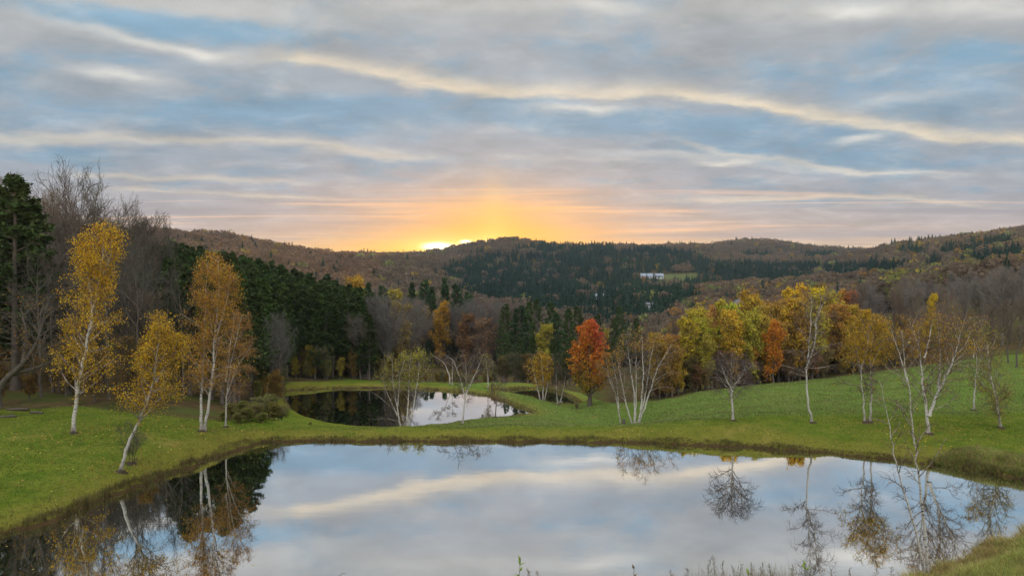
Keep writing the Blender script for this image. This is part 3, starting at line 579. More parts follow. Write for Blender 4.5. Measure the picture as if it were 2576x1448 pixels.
def pine_tree(seed, H, wide, t0=.2, spire=False, dead=0):
    rng = rngf(seed); N = 16; P0 = resample([(0, 0, -.3), (rng.normal(0, .1), rng.normal(0, .1), H * .5), (rng.normal(0, .15), rng.normal(0, .15), H)], N)[None]
    R0 = flare(taper([H * .011 + .03], N, .02), P0); nb = int(H * (5.5 if not spire else 7))
    p, d, t, r = spawn(rng, P0, R0, nb, t0, .985, 1.30, .1)
    w = (t - t0) / (1 - t0); prof = (np.clip(1.0 - w, 0, 1) ** (.75 if not spire else 1.0) + .06) * np.minimum(1, .55 + w * 3) * rng.uniform(.6, 1.15, len(t))
    L = wide * prof; P1 = grow(rng, p, d, L, 7, .06, .035 if not spire else -.01); R1 = taper(np.minimum(r * .4, .05), 7, .012)
    tr = [(*tubes(P0, R0, 7), 0, True), (*tubes(P1, R1, 3), 0, False)]
    if dead:
        q, dd, tt, rr = spawn(rng, P0, R0, dead, .05, t0, 1.45, .15); PD = grow(rng, q, dd, rng.uniform(.5, 1.6, len(q)), 4, .08, -.02); tr.append((*tubes(PD, taper(np.full(len(q), .018), 4, .008), 3), 0, False))
    p, d, t, r = spawn(rng, P1, R1, 7, .25, 1, .75, .2); P2 = grow(rng, p, d, np.repeat(L, 7) * (1.1 - .7 * t) * .38 + .12, 4, .1, .04)
    C = np.concatenate([along(rng, P2, 9, .05, 1.08, .09), along(rng, P1, 9, .3, 1.03, .09)])
    V, F = quads(rng, C, np.full(len(C), .38), .38, .35)
    cr = [(V, F, 0, False)]
    return tr, cr, []
def kind_of_tree(parts, kind):
    return to_meshes(parts, kind), float(np.percentile(np.concatenate([q[0][:, 2] for q in parts[1]]), 99.6))
def to_meshes(parts, kind):
    tr, cr, fo = parts
    return (mk_mesh('trunk', tr, [M['bark']]), mk_mesh('crown', cr, [M['needle' if kind == 'pine' else 'bare_twig']]), mk_mesh('foliage', fo, [M['leaf']]) if fo else None)
BARE = [kind_of_tree(bare_tree(100 + i, h, w, b, n), 'bare') for i, (h, w, b, n) in enumerate(((14, 5.2, .30, 12), (15, 4.2, .38, 11), (13, 4.6, .25, 12), (16, 4.4, .42, 10), (14, 5.6, .22, 13)))]
OPEN = [kind_of_tree(bare_tree(150 + i, h, w, b, n, 0, 6, 5, 2, .26, .03, .8), 'bare') for i, (h, w, b, n) in enumerate(((15, 5.6, .42, 10), (16, 5.2, .48, 9), (14, 6.0, .40, 10)))]
LEAFY = [kind_of_tree(bare_tree(200 + i, h, w, b, n, lf, 7, 5, 4, .27), 'leafy') for i, (h, w, b, n, lf) in enumerate(((12, 3.3, .09, 20, 2), (13, 2.9, .12, 20, 3), (12, 3.6, .16, 17, 1), (13, 3.1, .07, 22, 3)))]
PINE = [kind_of_tree(pine_tree(300 + i, h, w, t, s, dd), 'pine') for i, (h, w, t, s, dd) in enumerate(((15, 3.0, .22, False, 12), (16, 2.6, .34, False, 24), (14, 3.2, .14, False, 6), (13, 2.4, .08, True, 0), (16, 2.8, .28, False, 18)))]
def plant(kind, var, px, Y, H, color, label, cat, group, name, rng, twigc=None, wscale=1.0):
    (me, h) = {'bare': BARE, 'open': OPEN, 'leafy': LEAFY, 'pine': PINE}[kind][var]
    s = H / h; o = thing(name, label, cat, at(px, Y), rng.uniform(0, 6.28), (s * wscale, s * wscale, s), group)
    link('trunk', me[0], o)
    cr = link('crown', me[1], o, color if kind == 'pine' else (twigc or color))
    if me[2]: link('foliage', me[2], o, color)
    return o
GREYB, BROWN, DARKB = (.165, .147, .128), (.180, .136, .102), (.105, .092, .072)
PINEG, PINED, SPRUCE = (.062, .090, .030), (.050, .074, .026), (.052, .086, .040)
def vary(rng, c, a=.18): return tuple(np.clip(np.array(c) * rng.uniform(1 - a, 1 + a) * rng.uniform(.93, 1.07, 3), 0, 1))

def build_woods():
    rng = rngf(11)
    # ---- tall bare wood left of the lawn
    LB, GB = 'tall bare grey brown tree in the dark wood behind the left lawn', 'bare trees in the wood behind the left lawn'
    tops = [(112, 392), (150, 402), (182, 415), (215, 424), (250, 440), (285, 468), (315, 488), (345, 502), (372, 520), (400, 528), (425, 540)]
    for i, (px, py) in enumerate(tops):
        Y = 86 + 3.2 * i + rng.uniform(-3, 3); x, y, z = at(px, Y); H = CAMZ + (HY - py) / FPX * Y - z
        plant('open', i % 3, px, Y, H, vary(rng, DARKB), 'open crowned bare tree standing up against the sky above the left wood', 'tree', 'bare crowns against the sky at the left', 'bare_tree', rng, None, .66 if px < 330 else .45)
    for i in range(58):
        px = rng.uniform(-120, 375); Y = woodline(px) + (3 if px > 115 else 16) + rng.uniform(0, 1) * 55; H = np.interp(Y, [60, 78, 100, 125], [6.5, 10, 15, 17]) * rng.uniform(.85, 1.15)
        plant('bare', i % 5, px, Y, H, vary(rng, DARKB if rng.random() < .6 else BROWN), LB, 'tree', GB, 'bare_tree', rng)
    for i in range(15):
        px = 105 + 25 * i + rng.uniform(-9, 9); Y = woodline(px) + rng.uniform(4, 17)
        plant('open', i % 3, px, Y, rng.uniform(11, 15.5), vary(rng, (.085, .075, .06)), 'dark slender bare tree standing at the front of the left wood behind the birches', 'tree', 'dark bare trees at the front of the left wood', 'bare_tree', rng, None, .72)
    for i in range(20):
        px = rng.uniform(-60, 440); Y = woodline(px) + 1 + rng.uniform(0, 16)
        plant('leafy', i % 4, px, Y, rng.uniform(3, 6.5), vary(rng, (.24, .14, .04)), 'young tree with thin yellow brown leaves under the left wood', 'tree', 'young trees under the left wood', 'young_tree', rng, DARKB)
    for i, (px, py, Y) in enumerate([(38, 443, 68), (-25, 470, 70), (82, 515, 72)]):
        x, y, z = at(px, Y); H = CAMZ + (HY - py) / FPX * Y - z
        plant('pine', (0, 2, 0)[i], px, Y, H, PINED, rng=rng, name='pine_tree', group=None, cat='pine', wscale=1.25, label=('tall dark pine standing beside the bare crowns at the left edge', 'dark pine cut by the left edge of the view behind the tall pine', 'shorter dark pine tucked between the tall pine and the bare crowns')[i])
    # ---- pine plantation rising behind the lawn and the green pond
    LP, GP = 'dark green pine in the dense stand on the slope behind the green pond', 'pines of the dense stand'
    sky_px = [330, 440, 520, 600, 700, 800, 900, 960]; sky_py = [596, 612, 628, 642, 668, 698, 724, 745]
    for row, (ya, yb, drop) in enumerate(((168, 140, 0), (140, 128, 14), (112, 120, 34))):
        for px in np.arange(412, 950, 15.5 - row):
            px = px + rng.uniform(-6, 6); Y = np.interp(px, [412, 950], [ya, yb]) + rng.uniform(-5, 5); x, y, z = at(px, Y); top = np.interp(px, sky_px, sky_py) + drop + rng.uniform(-7, 9)
            plant('pine', int(rng.integers(0, 5)) % 5 if row else (0, 1, 4, 2)[int(rng.integers(0, 4))], px, Y, np.clip(CAMZ + (HY - top) / FPX * Y - z, 7, 21), vary(rng, PINED if rng.random() < .6 else PINEG), LP, 'pine', GP, 'pine_tree', rng, None, rng.uniform(.95, 1.25))
    for i in range(120):
        px = rng.uniform(400, 935); f = rng.random() ** 1.5 if i > 22 else rng.random() * .04; px = px if i > 22 else rng.uniform(690, 905); front = np.interp(px, [400, 600, 690, 715, 930], [72, 72, 84, 110, 113])
        Y = front + f * 95; x, y, z = at(px, Y)
        top = np.interp(px, sky_px, sky_py) + (1 - f) * 55 + rng.uniform(-5, 22); H = CAMZ + (HY - top) / FPX * Y - z
        H = np.clip(H, 8, 20) if i > 22 else rng.uniform(9, 14)
        plant('pine', (0, 1, 4, 1, 0)[i % 5], px, Y, H, vary(rng, PINED if rng.random() < .6 else PINEG), LP, 'pine', GP, 'pine_tree', rng, None, rng.uniform(1.0, 1.3))
    for i, (px, py, Y) in enumerate([(818, 690, 150), (925, 712, 140), (965, 720, 145), (1035, 712, 195), (1065, 705, 200), (1120, 700, 205), (1148, 715, 198), (1085, 722, 190), (1180, 735, 205)]):
        x, y, z = at(px, Y); H = CAMZ + (HY - py) / FPX * Y - z
        plant('pine', (2, 3)[i % 2], px, Y, H, vary(rng, SPRUCE, .1), 'pointed green conifer standing above the bare trees behind the green pond', 'conifer', 'conifers above the bare trees', 'conifer_tree', rng, None, .9)
    # ---- mixed bare trees behind the ponds
    LC, GC = 'bare grey brown tree in the wood beyond the ponds', 'bare trees beyond the ponds'
    for i in range(78):
        px = rng.uniform(870, 1340); Y = np.interp(px, [880, 1000, 1045, 1330], [112, 116, 172, 182]) + 50 * rng.random() ** 1.3; x, y, z = at(px, Y)
        top = rng.uniform(745, 790); H = np.clip(CAMZ + (HY - top) / FPX * Y - z, 8, 19)
        plant('bare', i % 5, px, Y, H, vary(rng, GREYB if rng.random() < .6 else BROWN), LC, 'tree', GC, 'bare_tree', rng)
    plant('bare', 4, 965, 116, 14.2, GREYB, 'wide dome crowned bare grey tree on the far bank of the green pond', 'tree', None, 'bare_tree', rng, None, 1.05)
    plant('bare', 0, 920, 117, 12.6, GREYB, 'bare grey tree beside the wide dome crowned one, against the dark pines', 'tree', None, 'bare_tree', rng)
    for i, (px, py, Y, col) in enumerate([(895, 695, 160, GOLD), (985, 730, 150, (.36, .30, .05)), (1050, 770, 178, (.40, .26, .05)), (1110, 760, 182, GOLD), (1000, 760, 130, (.34, .24, .06)), (1165, 790, 178, (.28, .14, .07)), (1225, 800, 175, (.26, .14, .07))]):
        x, y, z = at(px, Y); H = CAMZ + (HY - py) / FPX * Y - z
        plant('leafy', i % 4, px, Y, H, vary(rng, col), 'yellow leaved tree among the bare trees beyond the green pond', 'tree', 'yellow trees among the bare wood', 'autumn_tree', rng, BROWN)
    for i in range(64):
        px = rng.uniform(715, 1340); Y = woodline(px) + rng.uniform(.3, 16)
        plant('leafy', i % 4, px, Y, rng.uniform(1.6, 4.2) if px < 1000 else rng.uniform(1.0, 2.2), vary(rng, [(.24, .22, .05), (.26, .15, .04), (.12, .14, .05), (.3, .2, .04)][i % 4]), 'low yellow green shrub at the foot of the wood beyond the green pond', 'shrub', 'shrubs at the foot of the wood', 'shrub', rng, BROWN, 1.5)
    for i in range(46):
        px = rng.uniform(640, 905); Y = np.interp(px, [640, 700, 715, 905], [72, 84, 109, 112]) + rng.uniform(0, 9)
        plant('leafy', i % 4, px, Y, rng.uniform(2.2, 5.2), vary(rng, [(.22, .23, .05), (.34, .27, .04), (.15, .17, .05), (.30, .20, .05)][i % 4]), 'yellow green understory tree in front of the dark pine trunks by the green pond', 'tree', 'understory trees before the pine trunks', 'young_tree', rng, BROWN, 1.25)
    for i in range(12):
        px = rng.uniform(640, 900); Y = np.interp(px, [640, 700, 715, 905], [74, 86, 112, 115]) + rng.uniform(0, 10)
        plant('bare', i % 5, px, Y, rng.uniform(7, 11), vary(rng, GREYB), 'bare grey tree at the front edge of the dark pine stand', 'tree', 'bare trees at the front of the pine stand', 'bare_tree', rng, None, .8)
    # ---- conifers in the middle beyond the small pond
    mid = [(1303, 770, 140, 'big layered green pine behind the small dark pond'), (1398, 788, 140, 'dark pine between the golden birch clump and the red maple, taller than both'), (1268, 765, 175, None), (1330, 760, 180, None), (1385, 760, 190, None), (1430, 775, 170, None), (1455, 770, 190, None), (1350, 752, 200, None), (1500, 790, 185, None), (1545, 800, 190, None), (1560, 770, 215, None), (1600, 800, 200, None), (1275, 838, 125, None), (1340, 842, 123, None), (1432, 846, 121, None), (1390, 852, 126, None), (1310, 850, 127, None)]
    for i, (px, py, Y, lb) in enumerate(mid):
        x, y, z = at(px, Y); H = CAMZ + (HY - py) / FPX * Y - z
        plant('pine', (2, 0, 2, 4)[i % 4], px, Y, H, vary(rng, SPRUCE if lb else PINEG, .12), lb or 'dark conifer in the cluster behind the red maple', 'conifer', None if lb else 'conifers behind the red maple', 'conifer_tree', rng, None, 1.25 if lb else .9)
    for i in range(14):
        px = 1262 + 15 * i + rng.uniform(-6, 6); Y = rng.uniform(118.5, 124)
        plant('leafy', i % 4, px, Y, rng.uniform(3.2, 5.5), vary(rng, [(.13, .13, .05), (.22, .15, .05), (.10, .11, .04)][i % 3]), 'dark olive thicket bush on the bank behind the small dark pond', 'bush', 'thicket behind the small pond', 'bush', rng, BROWN, 1.3)
    plant('leafy', 1, 1362, 138, 11.5, (.42, .36, .05), 'yellow green tree squeezed between the two big pines', 'tree', None, 'autumn_tree', rng, BROWN)
    # ---- autumn wood along the meadow
    LA, GA = 'tree of the autumn wood edging the meadow', 'autumn trees edging the meadow'
    spec = [(1660, 838, 86, (0.44, 0.26, 0.045)), (1690, 850, 84, (0.47, 0.26, 0.054)), (1722, 800, 88, (0.52, 0.38, 0.041)), (1750, 775, 92, (0.55, 0.40, 0.045)), (1775, 800, 90, (0.47, 0.40, 0.045)), (1795, 765, 100, (0.55, 0.28, 0.072)), (1820, 757, 96, (0.52, 0.46, 0.045)), (1838, 765, 93, (0.43, 0.46, 0.045)),
            (1862, 800, 92, (0.39, 0.33, 0.045)), (1885, 735, 110, (0.57, 0.36, 0.045)), (1905, 748, 105, (0.57, 0.38, 0.045)), (1925, 770, 98, (0.52, 0.38, 0.045)), (1985, 728, 108, (0.65, 0.44, 0.036)), (2010, 718, 112, (0.68, 0.46, 0.036)), (2040, 726, 110, (0.65, 0.46, 0.036)), (2075, 735, 104, (0.60, 0.49, 0.045)),
            (2100, 770, 102, (0.47, 0.31, 0.045)), (2120, 732, 118, (0.52, 0.22, 0.054)), (2150, 735, 116, (0.47, 0.17, 0.054)), (2140, 790, 104, (0.57, 0.31, 0.045)), (2345, 740, 112, (0.65, 0.49, 0.036)), (2350, 800, 108, (0.55, 0.44, 0.045)), (1950, 800, 96, (0.42, 0.26, 0.045)), (2200, 800, 112, (0.44, 0.26, 0.045)), (2270, 790, 115, (0.39, 0.23, 0.054))]
    names = {(.65, .49, .036): 'lone bright yellow tree before the grey bare wood on the right', }
    for i, (px, py, Y, col) in enumerate(spec):
        x, y, z = at(px, Y); H = CAMZ + (HY - py) / FPX * Y - z
        lb = names.get(col); ws = 1.0 if lb is None else .6; kind = 'green' if col[1] > col[0] else 'russet' if col[0] > 2 * col[1] else 'yellow'
        plant('leafy', (1, 3, 1, 0)[i % 4], px, Y, H, vary(rng, col, .08), lb or f'{kind} leaved {LA}', 'tree', None if lb else f'{kind} {GA}', 'autumn_tree', rng, BROWN, ws)
    for i in range(74):
        px = rng.uniform(1640, 2330); Y = woodline(px) + rng.uniform(2, 16); x, y, z = at(px, Y); top = np.interp(px, [1640, 1720, 1800, 1900, 2000, 2100, 2260], [840, 808, 782, 755, 738, 748, 800]) + rng.uniform(8, 75); H = max(4, CAMZ + (HY - top) / FPX * Y - z)
        col = [(.56, .38, .05), (.50, .42, .06), (.54, .30, .05), (.60, .40, .045)][i % 4]; kind = ['yellow', 'yellow', 'yellow', 'yellow'][i % 4]
        plant('leafy', (1, 3, 0, 1)[i % 4], px, Y, H, vary(rng, col, .12), f'{kind} leaved {LA}', 'tree', f'{kind} {GA}', 'autumn_tree', rng, BROWN, 1.0)
    plant('leafy', 3, 1868, 92, 6.6, (.40, .10, .04), 'dark red young maple inside the yellow wood edge', 'maple', None, 'maple_tree', rng, BROWN, .7)
    plant('leafy', 3, 1945, 88, 7.4, (.66, .25, .03), 'bright orange maple in the wood edge behind the curved birch', 'maple', None, 'maple_tree', rng, BROWN, .9)
    plant('leafy', 1, 1890, 89, 4.5, (.50, .20, .03), 'low orange maple sapling below the dark red maple', 'maple', None, 'maple_tree', rng, BROWN, 1.1)
    for i in range(34):
        px = rng.uniform(1600, 2345); Y = woodline(px) + 9 + 20 * rng.random()
        plant('bare', i % 5, px, Y, rng.uniform(8.5, 12), vary(rng, BROWN), 'bare brown tree among the leaves of the autumn wood', 'tree', 'bare trees in the autumn wood', 'bare_tree', rng, None, .6)
    for i in range(54):
        px = rng.uniform(1600, 2340); Y = woodline(px) + rng.uniform(.3, 9)
        plant('leafy', i % 4, px, Y, rng.uniform(1.8, 4.5), vary(rng, [(.25, .13, .05), (.3, .2, .05), (.16, .13, .05)][i % 3]), 'russet undergrowth shrub at the edge of the meadow wood', 'shrub', 'undergrowth shrubs along the meadow', 'shrub', rng, BROWN, 1.3)
    # ---- grey bare wood on the right slope
    LR, GR = 'bare grey tree of the wood on the right slope', 'bare trees on the right slope'
    for i in range(88):
        px = 2080 + 620 * rng.random() ** .8; Y = np.interp(px, [2000, 2300, 2500, 2700], [125, 116, 103, 99]) + rng.random() ** 1.2 * 130
        x, y, z = at(px, Y); top = np.interp(px, [2080, 2300, 2500, 2700], [722, 690, 664, 650]) + rng.uniform(0, 60); H = np.clip(CAMZ + (HY - top) / FPX * Y - z, 6, 15)
        plant('bare', i % 5, px, Y, H, vary(rng, (.215, .19, .165) if rng.random() < .65 else (.225, .17, .125)), LR, 'tree', GR, 'bare_tree', rng)
    for i, (px, Y, H) in enumerate([(2535, 88, 7.5), (2556, 84, 8.0), (2495, 92, 7)]):
        plant('bare', i, px, Y, H, BROWN, ('bare tree standing on the upper meadow edge at the far right', 'bare dark tree at the very corner of the upper meadow', 'thin bare tree at the meadow corner under the grey wood')[i], 'tree', None, 'bare_tree', rng)
    plant('leafy', 2, 2590, 66, 4.5, (.42, .36, .05), 'yellow green sapling at the right edge of the rising meadow', 'tree', None, 'young_tree', rng, BROWN)
build_woods()

def build_maple():
    rng = rngf(5); x, Y, z = at(1483, 92); H = CAMZ + (HY - 795) / FPX * Y - z; N = 14
    P0 = resample([(0, 0, -.2), (.05, 0, 2.2), (-.1, .1, H * .5), (0, 0, H * .95)], N)[None]; R0 = flare(taper([.24], N, .02), P0)
    p, d, t, r = spawn(rng, P0, R0, 46, .07, .97, .95, .12); w = (t - .07) / .90
    L = (3.5 * np.minimum(1, .62 + 1.6 * w) * np.clip(1 - w, 0, 1) ** .55 + .15) * rng.uniform(.85, 1.12, len(t))
    P1 = grow(rng, p, d, L, 7, .08, .09); R1 = taper(np.minimum(r * .5, .06), 7, .012)
    p, d, t, r = spawn(rng, P1, R1, 8, .2, 1, .7, .2); l = np.repeat(L, 8) * (1.1 - .6 * t) * .5; P2 = grow(rng, p, d, l, 5, .12, .05); R2 = taper(np.full(len(p), .02), 5, .008)
    p, d, t, r = spawn(rng, P2, R2, 5, .2, 1, .6, .2); P3 = grow(rng, p, d, np.repeat(l, 5) * .5 + .1, 3, .15, .03); R3 = taper(np.full(len(p), .01), 3, .006)
    C = np.concatenate([along(rng, P3, 5, .1, 1, .12), along(rng, P2, 3, .2, 1, .12)])
    V, F = quads(rng, C, np.full(len(C), .22), .75)
    hh = (C[:, 2] / H) + rng.normal(0, .07, len(C)) + .09 * np.sin(C[:, 0] * 1.7); rx = C[:, 0] / 2.7 + rng.normal(0, .15, len(C))
    gold, oran, red = np.array([.42, .27, .04]), np.array([.62, .23, .035]), np.array([.62, .12, .07])
    a = sm01(hh, .22, .55)[:, None]; b = (sm01(hh, .55, .85) * (.22 + .70 * sm01(rx, -.25, .5)))[:, None]; g_ = (sm01(hh, .38, .18) * sm01(rx, -.2, -.7))[:, None]
    tint = (gold * (1 - a) + oran * a) * (1 - b) + red * b; tint = tint * (1 - g_) + np.array([.28, .27, .05]) * g_
    o = thing('maple_tree', 'red and orange maple standing alone between the ponds and the meadow', 'maple', (x, Y, z))
    link('trunk', mk_mesh('trunk', [(*tubes(P0, R0, 8), 0, True), (*tubes(P1, R1, 4), 0, True)], [M['bark']]), o)
    link('crown', mk_mesh('crown', [(*tubes(P2, R2, 3), 0, False), (*tubes(P3, R3, 3), 0, False)], [M['twig']]), o)
    link('foliage', mk_mesh('foliage', [(V, F, 0, False)], [M['far_leaf']], np.repeat(tint, 4, 0)), o)
build_maple()

# ------------------------------------------------------------------ far wooded hills (one mass of uncountable trees)
def far_templates(seed):
    rng = rngf(seed); out = {'bare': [], 'con': [], 'leaf': []}
    for i in range(5):
        n = 62; a = nrm(rng.normal(size=(n, 3))); a[:, 2] = np.abs(a[:, 2]) * .9 - .12
        C = a * (.62 + .38 * rng.random((n, 1)) ** .5) * np.array([.30, .30, .36]) + np.array([0, 0, .60]); V, _ = quads(rng, C, np.full(n, .115), .75)
        m = 22; d = nrm(rng.normal(size=(m, 3)) * [1, 1, .5] + [0, 0, .8]); s = np.array([0, 0, .3]) + 0 * d; e = s + d * rng.uniform(.4, .62, (m, 1)); sd = nrm(np.cross(d, rng.normal(size=(m, 3)))) * .012
        T = np.stack([s - sd, s + sd, e + sd * .4, e - sd * .4], 1).reshape(-1, 3)
        tk = np.array([[-.012, 0, -.1], [.012, 0, -.1], [.008, 0, .5], [-.008, 0, .5], [0, -.012, -.1], [0, .012, -.1], [0, .008, .5], [0, -.008, .5]])
        out['bare'].append(np.concatenate([V, T, tk]))
        n = 90; C = nrm(rng.normal(size=(n, 3))) * (.6 + .4 * rng.random((n, 1)) ** .5) * np.array([.27, .27, .40]) + np.array([0, 0, .56]); V, _ = quads(rng, C, np.full(n, .12), .75); out['leaf'].append(np.concatenate([V, tk]))
        n = 76; h = 1 - rng.random(n) ** .62 * .88; r = ((1 - h) ** .85 * .27 + .012) * rng.uniform(.55, 1.1, n); az = rng.random(n) * 6.283; C = np.stack([r * np.cos(az), r * np.sin(az), h], 1)
        o_ = np.stack([np.cos(az), np.sin(az), -.35 + 0 * az], 1); sd = np.stack([-np.sin(az), np.cos(az), 0 * az], 1); s = (.05 + .10 * (1 - h))[:, None]
        V = np.stack([C - o_ * s * .8, C + sd * s * .6, C + o_ * s * .8, C - sd * s * .6], 1).reshape(-1, 3)
        k = 6; az = np.arange(k) / k * 6.283; b = np.stack([.15 * np.cos(az), .15 * np.sin(az), .12 + 0 * az], 1); b2 = np.roll(b, -1, 0); tp = np.tile([[0, 0, .97]], (k, 1)); core = np.stack([b, b2, tp, tp + [.001, 0, 0]], 1).reshape(-1, 3)
        out['con'].append(np.concatenate([V, core, tk]))
    return out
CONIF = [(1420, 625, 130, 12), (2200, 690, 90, 16), (2420, 640, 60, 14), (1990, 680, 120, 14), (2300, 640, 40, 12), (1600, 770, 150, 34), (1470, 775, 150, 32), (1790, 705, 110, 16), (1350, 690, 240, 52), (1480, 655, 140, 30), (1560, 700, 130, 40), (1640, 640, 110, 14), (1650, 668, 60, 20), (1270, 740, 130, 30), (1400, 760, 160, 30), (1560, 790, 140, 45), (1620, 760, 60, 30), (1850, 680, 110, 20), (1770, 715, 80, 16), (1960, 700, 90, 22), (2500, 620, 60, 14), (2540, 660, 50, 20), (2470, 670, 30, 20), (2280, 608, 90, 9), (2350, 680, 20, 20), (2120, 700, 60, 15), (1740, 660, 60, 14), (960, 635, 50, 8), (1900, 640, 40, 8), (2060, 640, 40, 8), (2390, 600, 60, 8), (1700, 760, 60, 20), (1230, 700, 60, 20)]
def build_far():
    rng = rngf(77); T = far_templates(3)
    ly = np.exp(rng.uniform(math.log(230), math.log(1750), 60000)); keep = rng.random(60000) < np.clip((ly / 1300) ** 1.0, .16, 1.0); Y = ly[keep]
    s = rng.uniform(-.86, .86, len(Y)); X = s * Y
    # extra trees strung along the crests so the skyline reads as tree tops
    z = ground(X, Y); px = s * FPX + CX; py = HY + (CAMZ - z) / Y * FPX
    # drop what a nearer rise hides well
    grid_s = np.linspace(-.9, .9, 181); gy = np.exp(np.linspace(math.log(120), math.log(1800), 140)); GS, GY = np.meshgrid(grid_s, gy)
    el = ((ground(GS * GY, GY) - CAMZ) / GY.ravel()).reshape(GS.shape); hor = np.maximum.accumulate(el, 0)
    iy = np.clip(np.searchsorted(gy, Y * .97) - 1, 0, len(gy) - 1); ix = np.clip(((s + .9) / .01).round().astype(int), 0, 180)
    vis = (z + 17 - CAMZ) / Y > hor[iy, ix] - .002
    fieldm = (np.abs((px - 1690) / 66) < 1) & (np.abs((py - 700) / 11) < 1) & (Y > 650)
    vis &= ~fieldm
    # right-hand and left-hand woods already stand as single trees out to here
    vis &= Y > np.interp(px, [0, 450, 900, 1300, 1600, 2000, 2600], [130, 200, 200, 225, 230, 225, 230])
    # sight lines kept open round the houses
    for hx, hy, hw, hh in ((1640, 700, 36, 16), (1503, 756, 18, 14), (1780, 736, 10, 12), (1632, 776, 12, 12), (1853, 768, 20, 16)): vis &= ~((np.abs(px - hx) < hw) & (py > hy - 4) & (py < hy + hh))
    X, Y, z, px, py, s = X[vis], Y[vis], z[vis], px[vis], py[vis], s[vis]
    pc = np.full(len(X), .07)
    for cx, cy, rx, ry in CONIF:
        q = ((px - cx) / rx) ** 2 + ((py - 8 - cy) / ry) ** 2; pc = np.maximum(pc, .93 * (q < 1.0) + .0)
    pc = np.where((px < 1000) & (Y > 300), .05, pc)
    u = rng.random(len(X)); con = u < pc; leafp = np.where(px > 2250, .20, np.where((px > 1500) & (py > 690), .12, .05)); leaf = ~con & (rng.random(len(X)) < leafp)
    Hh = rng.uniform(8.5, 14.5, len(X)) * np.where(con, 1.08, 1.0)
    cs = np.arange(-.80, .80, .0016) + rng.normal(0, .0005, 1000); cgy = np.exp(np.linspace(math.log(500), math.log(1750), 110)); A_, B_ = np.meshgrid(cs, cgy)
    ce = ((ground(A_ * B_, B_) - CAMZ) / B_.ravel()).reshape(A_.shape); cY = cgy[ce.argmax(0)] + rng.uniform(-14, 14, len(cs)); cpx = cs * FPX + CX; ok = rng.random(len(cs)) < np.where(np.abs(cpx - 1235) < 26, .45, .8); cs, cY, cpx = cs[ok], cY[ok], cpx[ok]
    cz = ground(cs * cY, cY); ccon = rng.random(len(cs)) < np.interp(cpx, [0, 900, 940, 1060, 1100, 1400, 1440, 1700, 1760, 1900, 2100, 2160, 2230, 2420, 2460, 2600], [.03, .05, .5, .4, .05, .1, .75, .7, .15, .3, .3, .3, .6, .5, .1, .05])
    X, Y, z, px, py = np.concatenate([X, cs * cY]), np.concatenate([Y, cY]), np.concatenate([z, cz]), np.concatenate([px, cpx]), np.concatenate([py, HY + (CAMZ - cz) / cY * FPX]); con = np.concatenate([con, ccon]); leaf = np.concatenate([leaf, ~ccon & (rng.random(len(cs)) < .06)])
    Hh = np.concatenate([Hh, rng.uniform(9, 16, len(cs)) * np.where(ccon, 1.1, 1)])
    clumpn = np.sin(X * .02 + 2 * np.sin(Y * .013)) * np.sin(Y * .016 + 1.2)
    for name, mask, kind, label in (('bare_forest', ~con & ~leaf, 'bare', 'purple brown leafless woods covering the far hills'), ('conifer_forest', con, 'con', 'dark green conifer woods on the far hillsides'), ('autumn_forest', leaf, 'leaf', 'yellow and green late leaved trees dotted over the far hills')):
        idx = np.nonzero(mask)[0]; vs, ts = [], []
        for v in range(5):
            k = idx[v::5]; t = T[kind][v]; a = rng.random(len(k)) * 6.283; ca, sa = np.cos(a)[:, None], np.sin(a)[:, None]; H = Hh[k][:, None]
            wd = rng.uniform(.85, 1.25, (len(k), 1)) * (1.18 if kind != 'con' else .95)
            P = np.stack([(t[:, 0] * ca - t[:, 1] * sa) * H * wd + X[k][:, None], (t[:, 0] * sa + t[:, 1] * ca) * H * wd + Y[k][:, None], t[:, 2] * H + z[k][:, None]], -1)
            if kind == 'bare': base = np.where((px[k] < 950)[:, None], [[.215, .137, .086]], [[.178, .130, .090]]) + np.array([.030, .014, .004]) * clumpn[k][:, None]  # left woods browner, with warm sunlight on the ridge put into the tint
            elif kind == 'con': base = np.array([.034, .068, .046]) + np.array([.008, .012, .0]) * clumpn[k][:, None]
            else: base = np.array([[.34, .24, .05], [.26, .26, .07], [.30, .17, .05], [.22, .24, .08]])[rng.integers(0, 4, len(k))]
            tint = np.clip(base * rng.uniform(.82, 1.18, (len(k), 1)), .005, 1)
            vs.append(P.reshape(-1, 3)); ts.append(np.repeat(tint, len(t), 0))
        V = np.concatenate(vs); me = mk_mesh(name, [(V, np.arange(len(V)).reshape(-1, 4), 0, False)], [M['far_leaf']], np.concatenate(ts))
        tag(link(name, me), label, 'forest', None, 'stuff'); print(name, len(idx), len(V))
build_far()

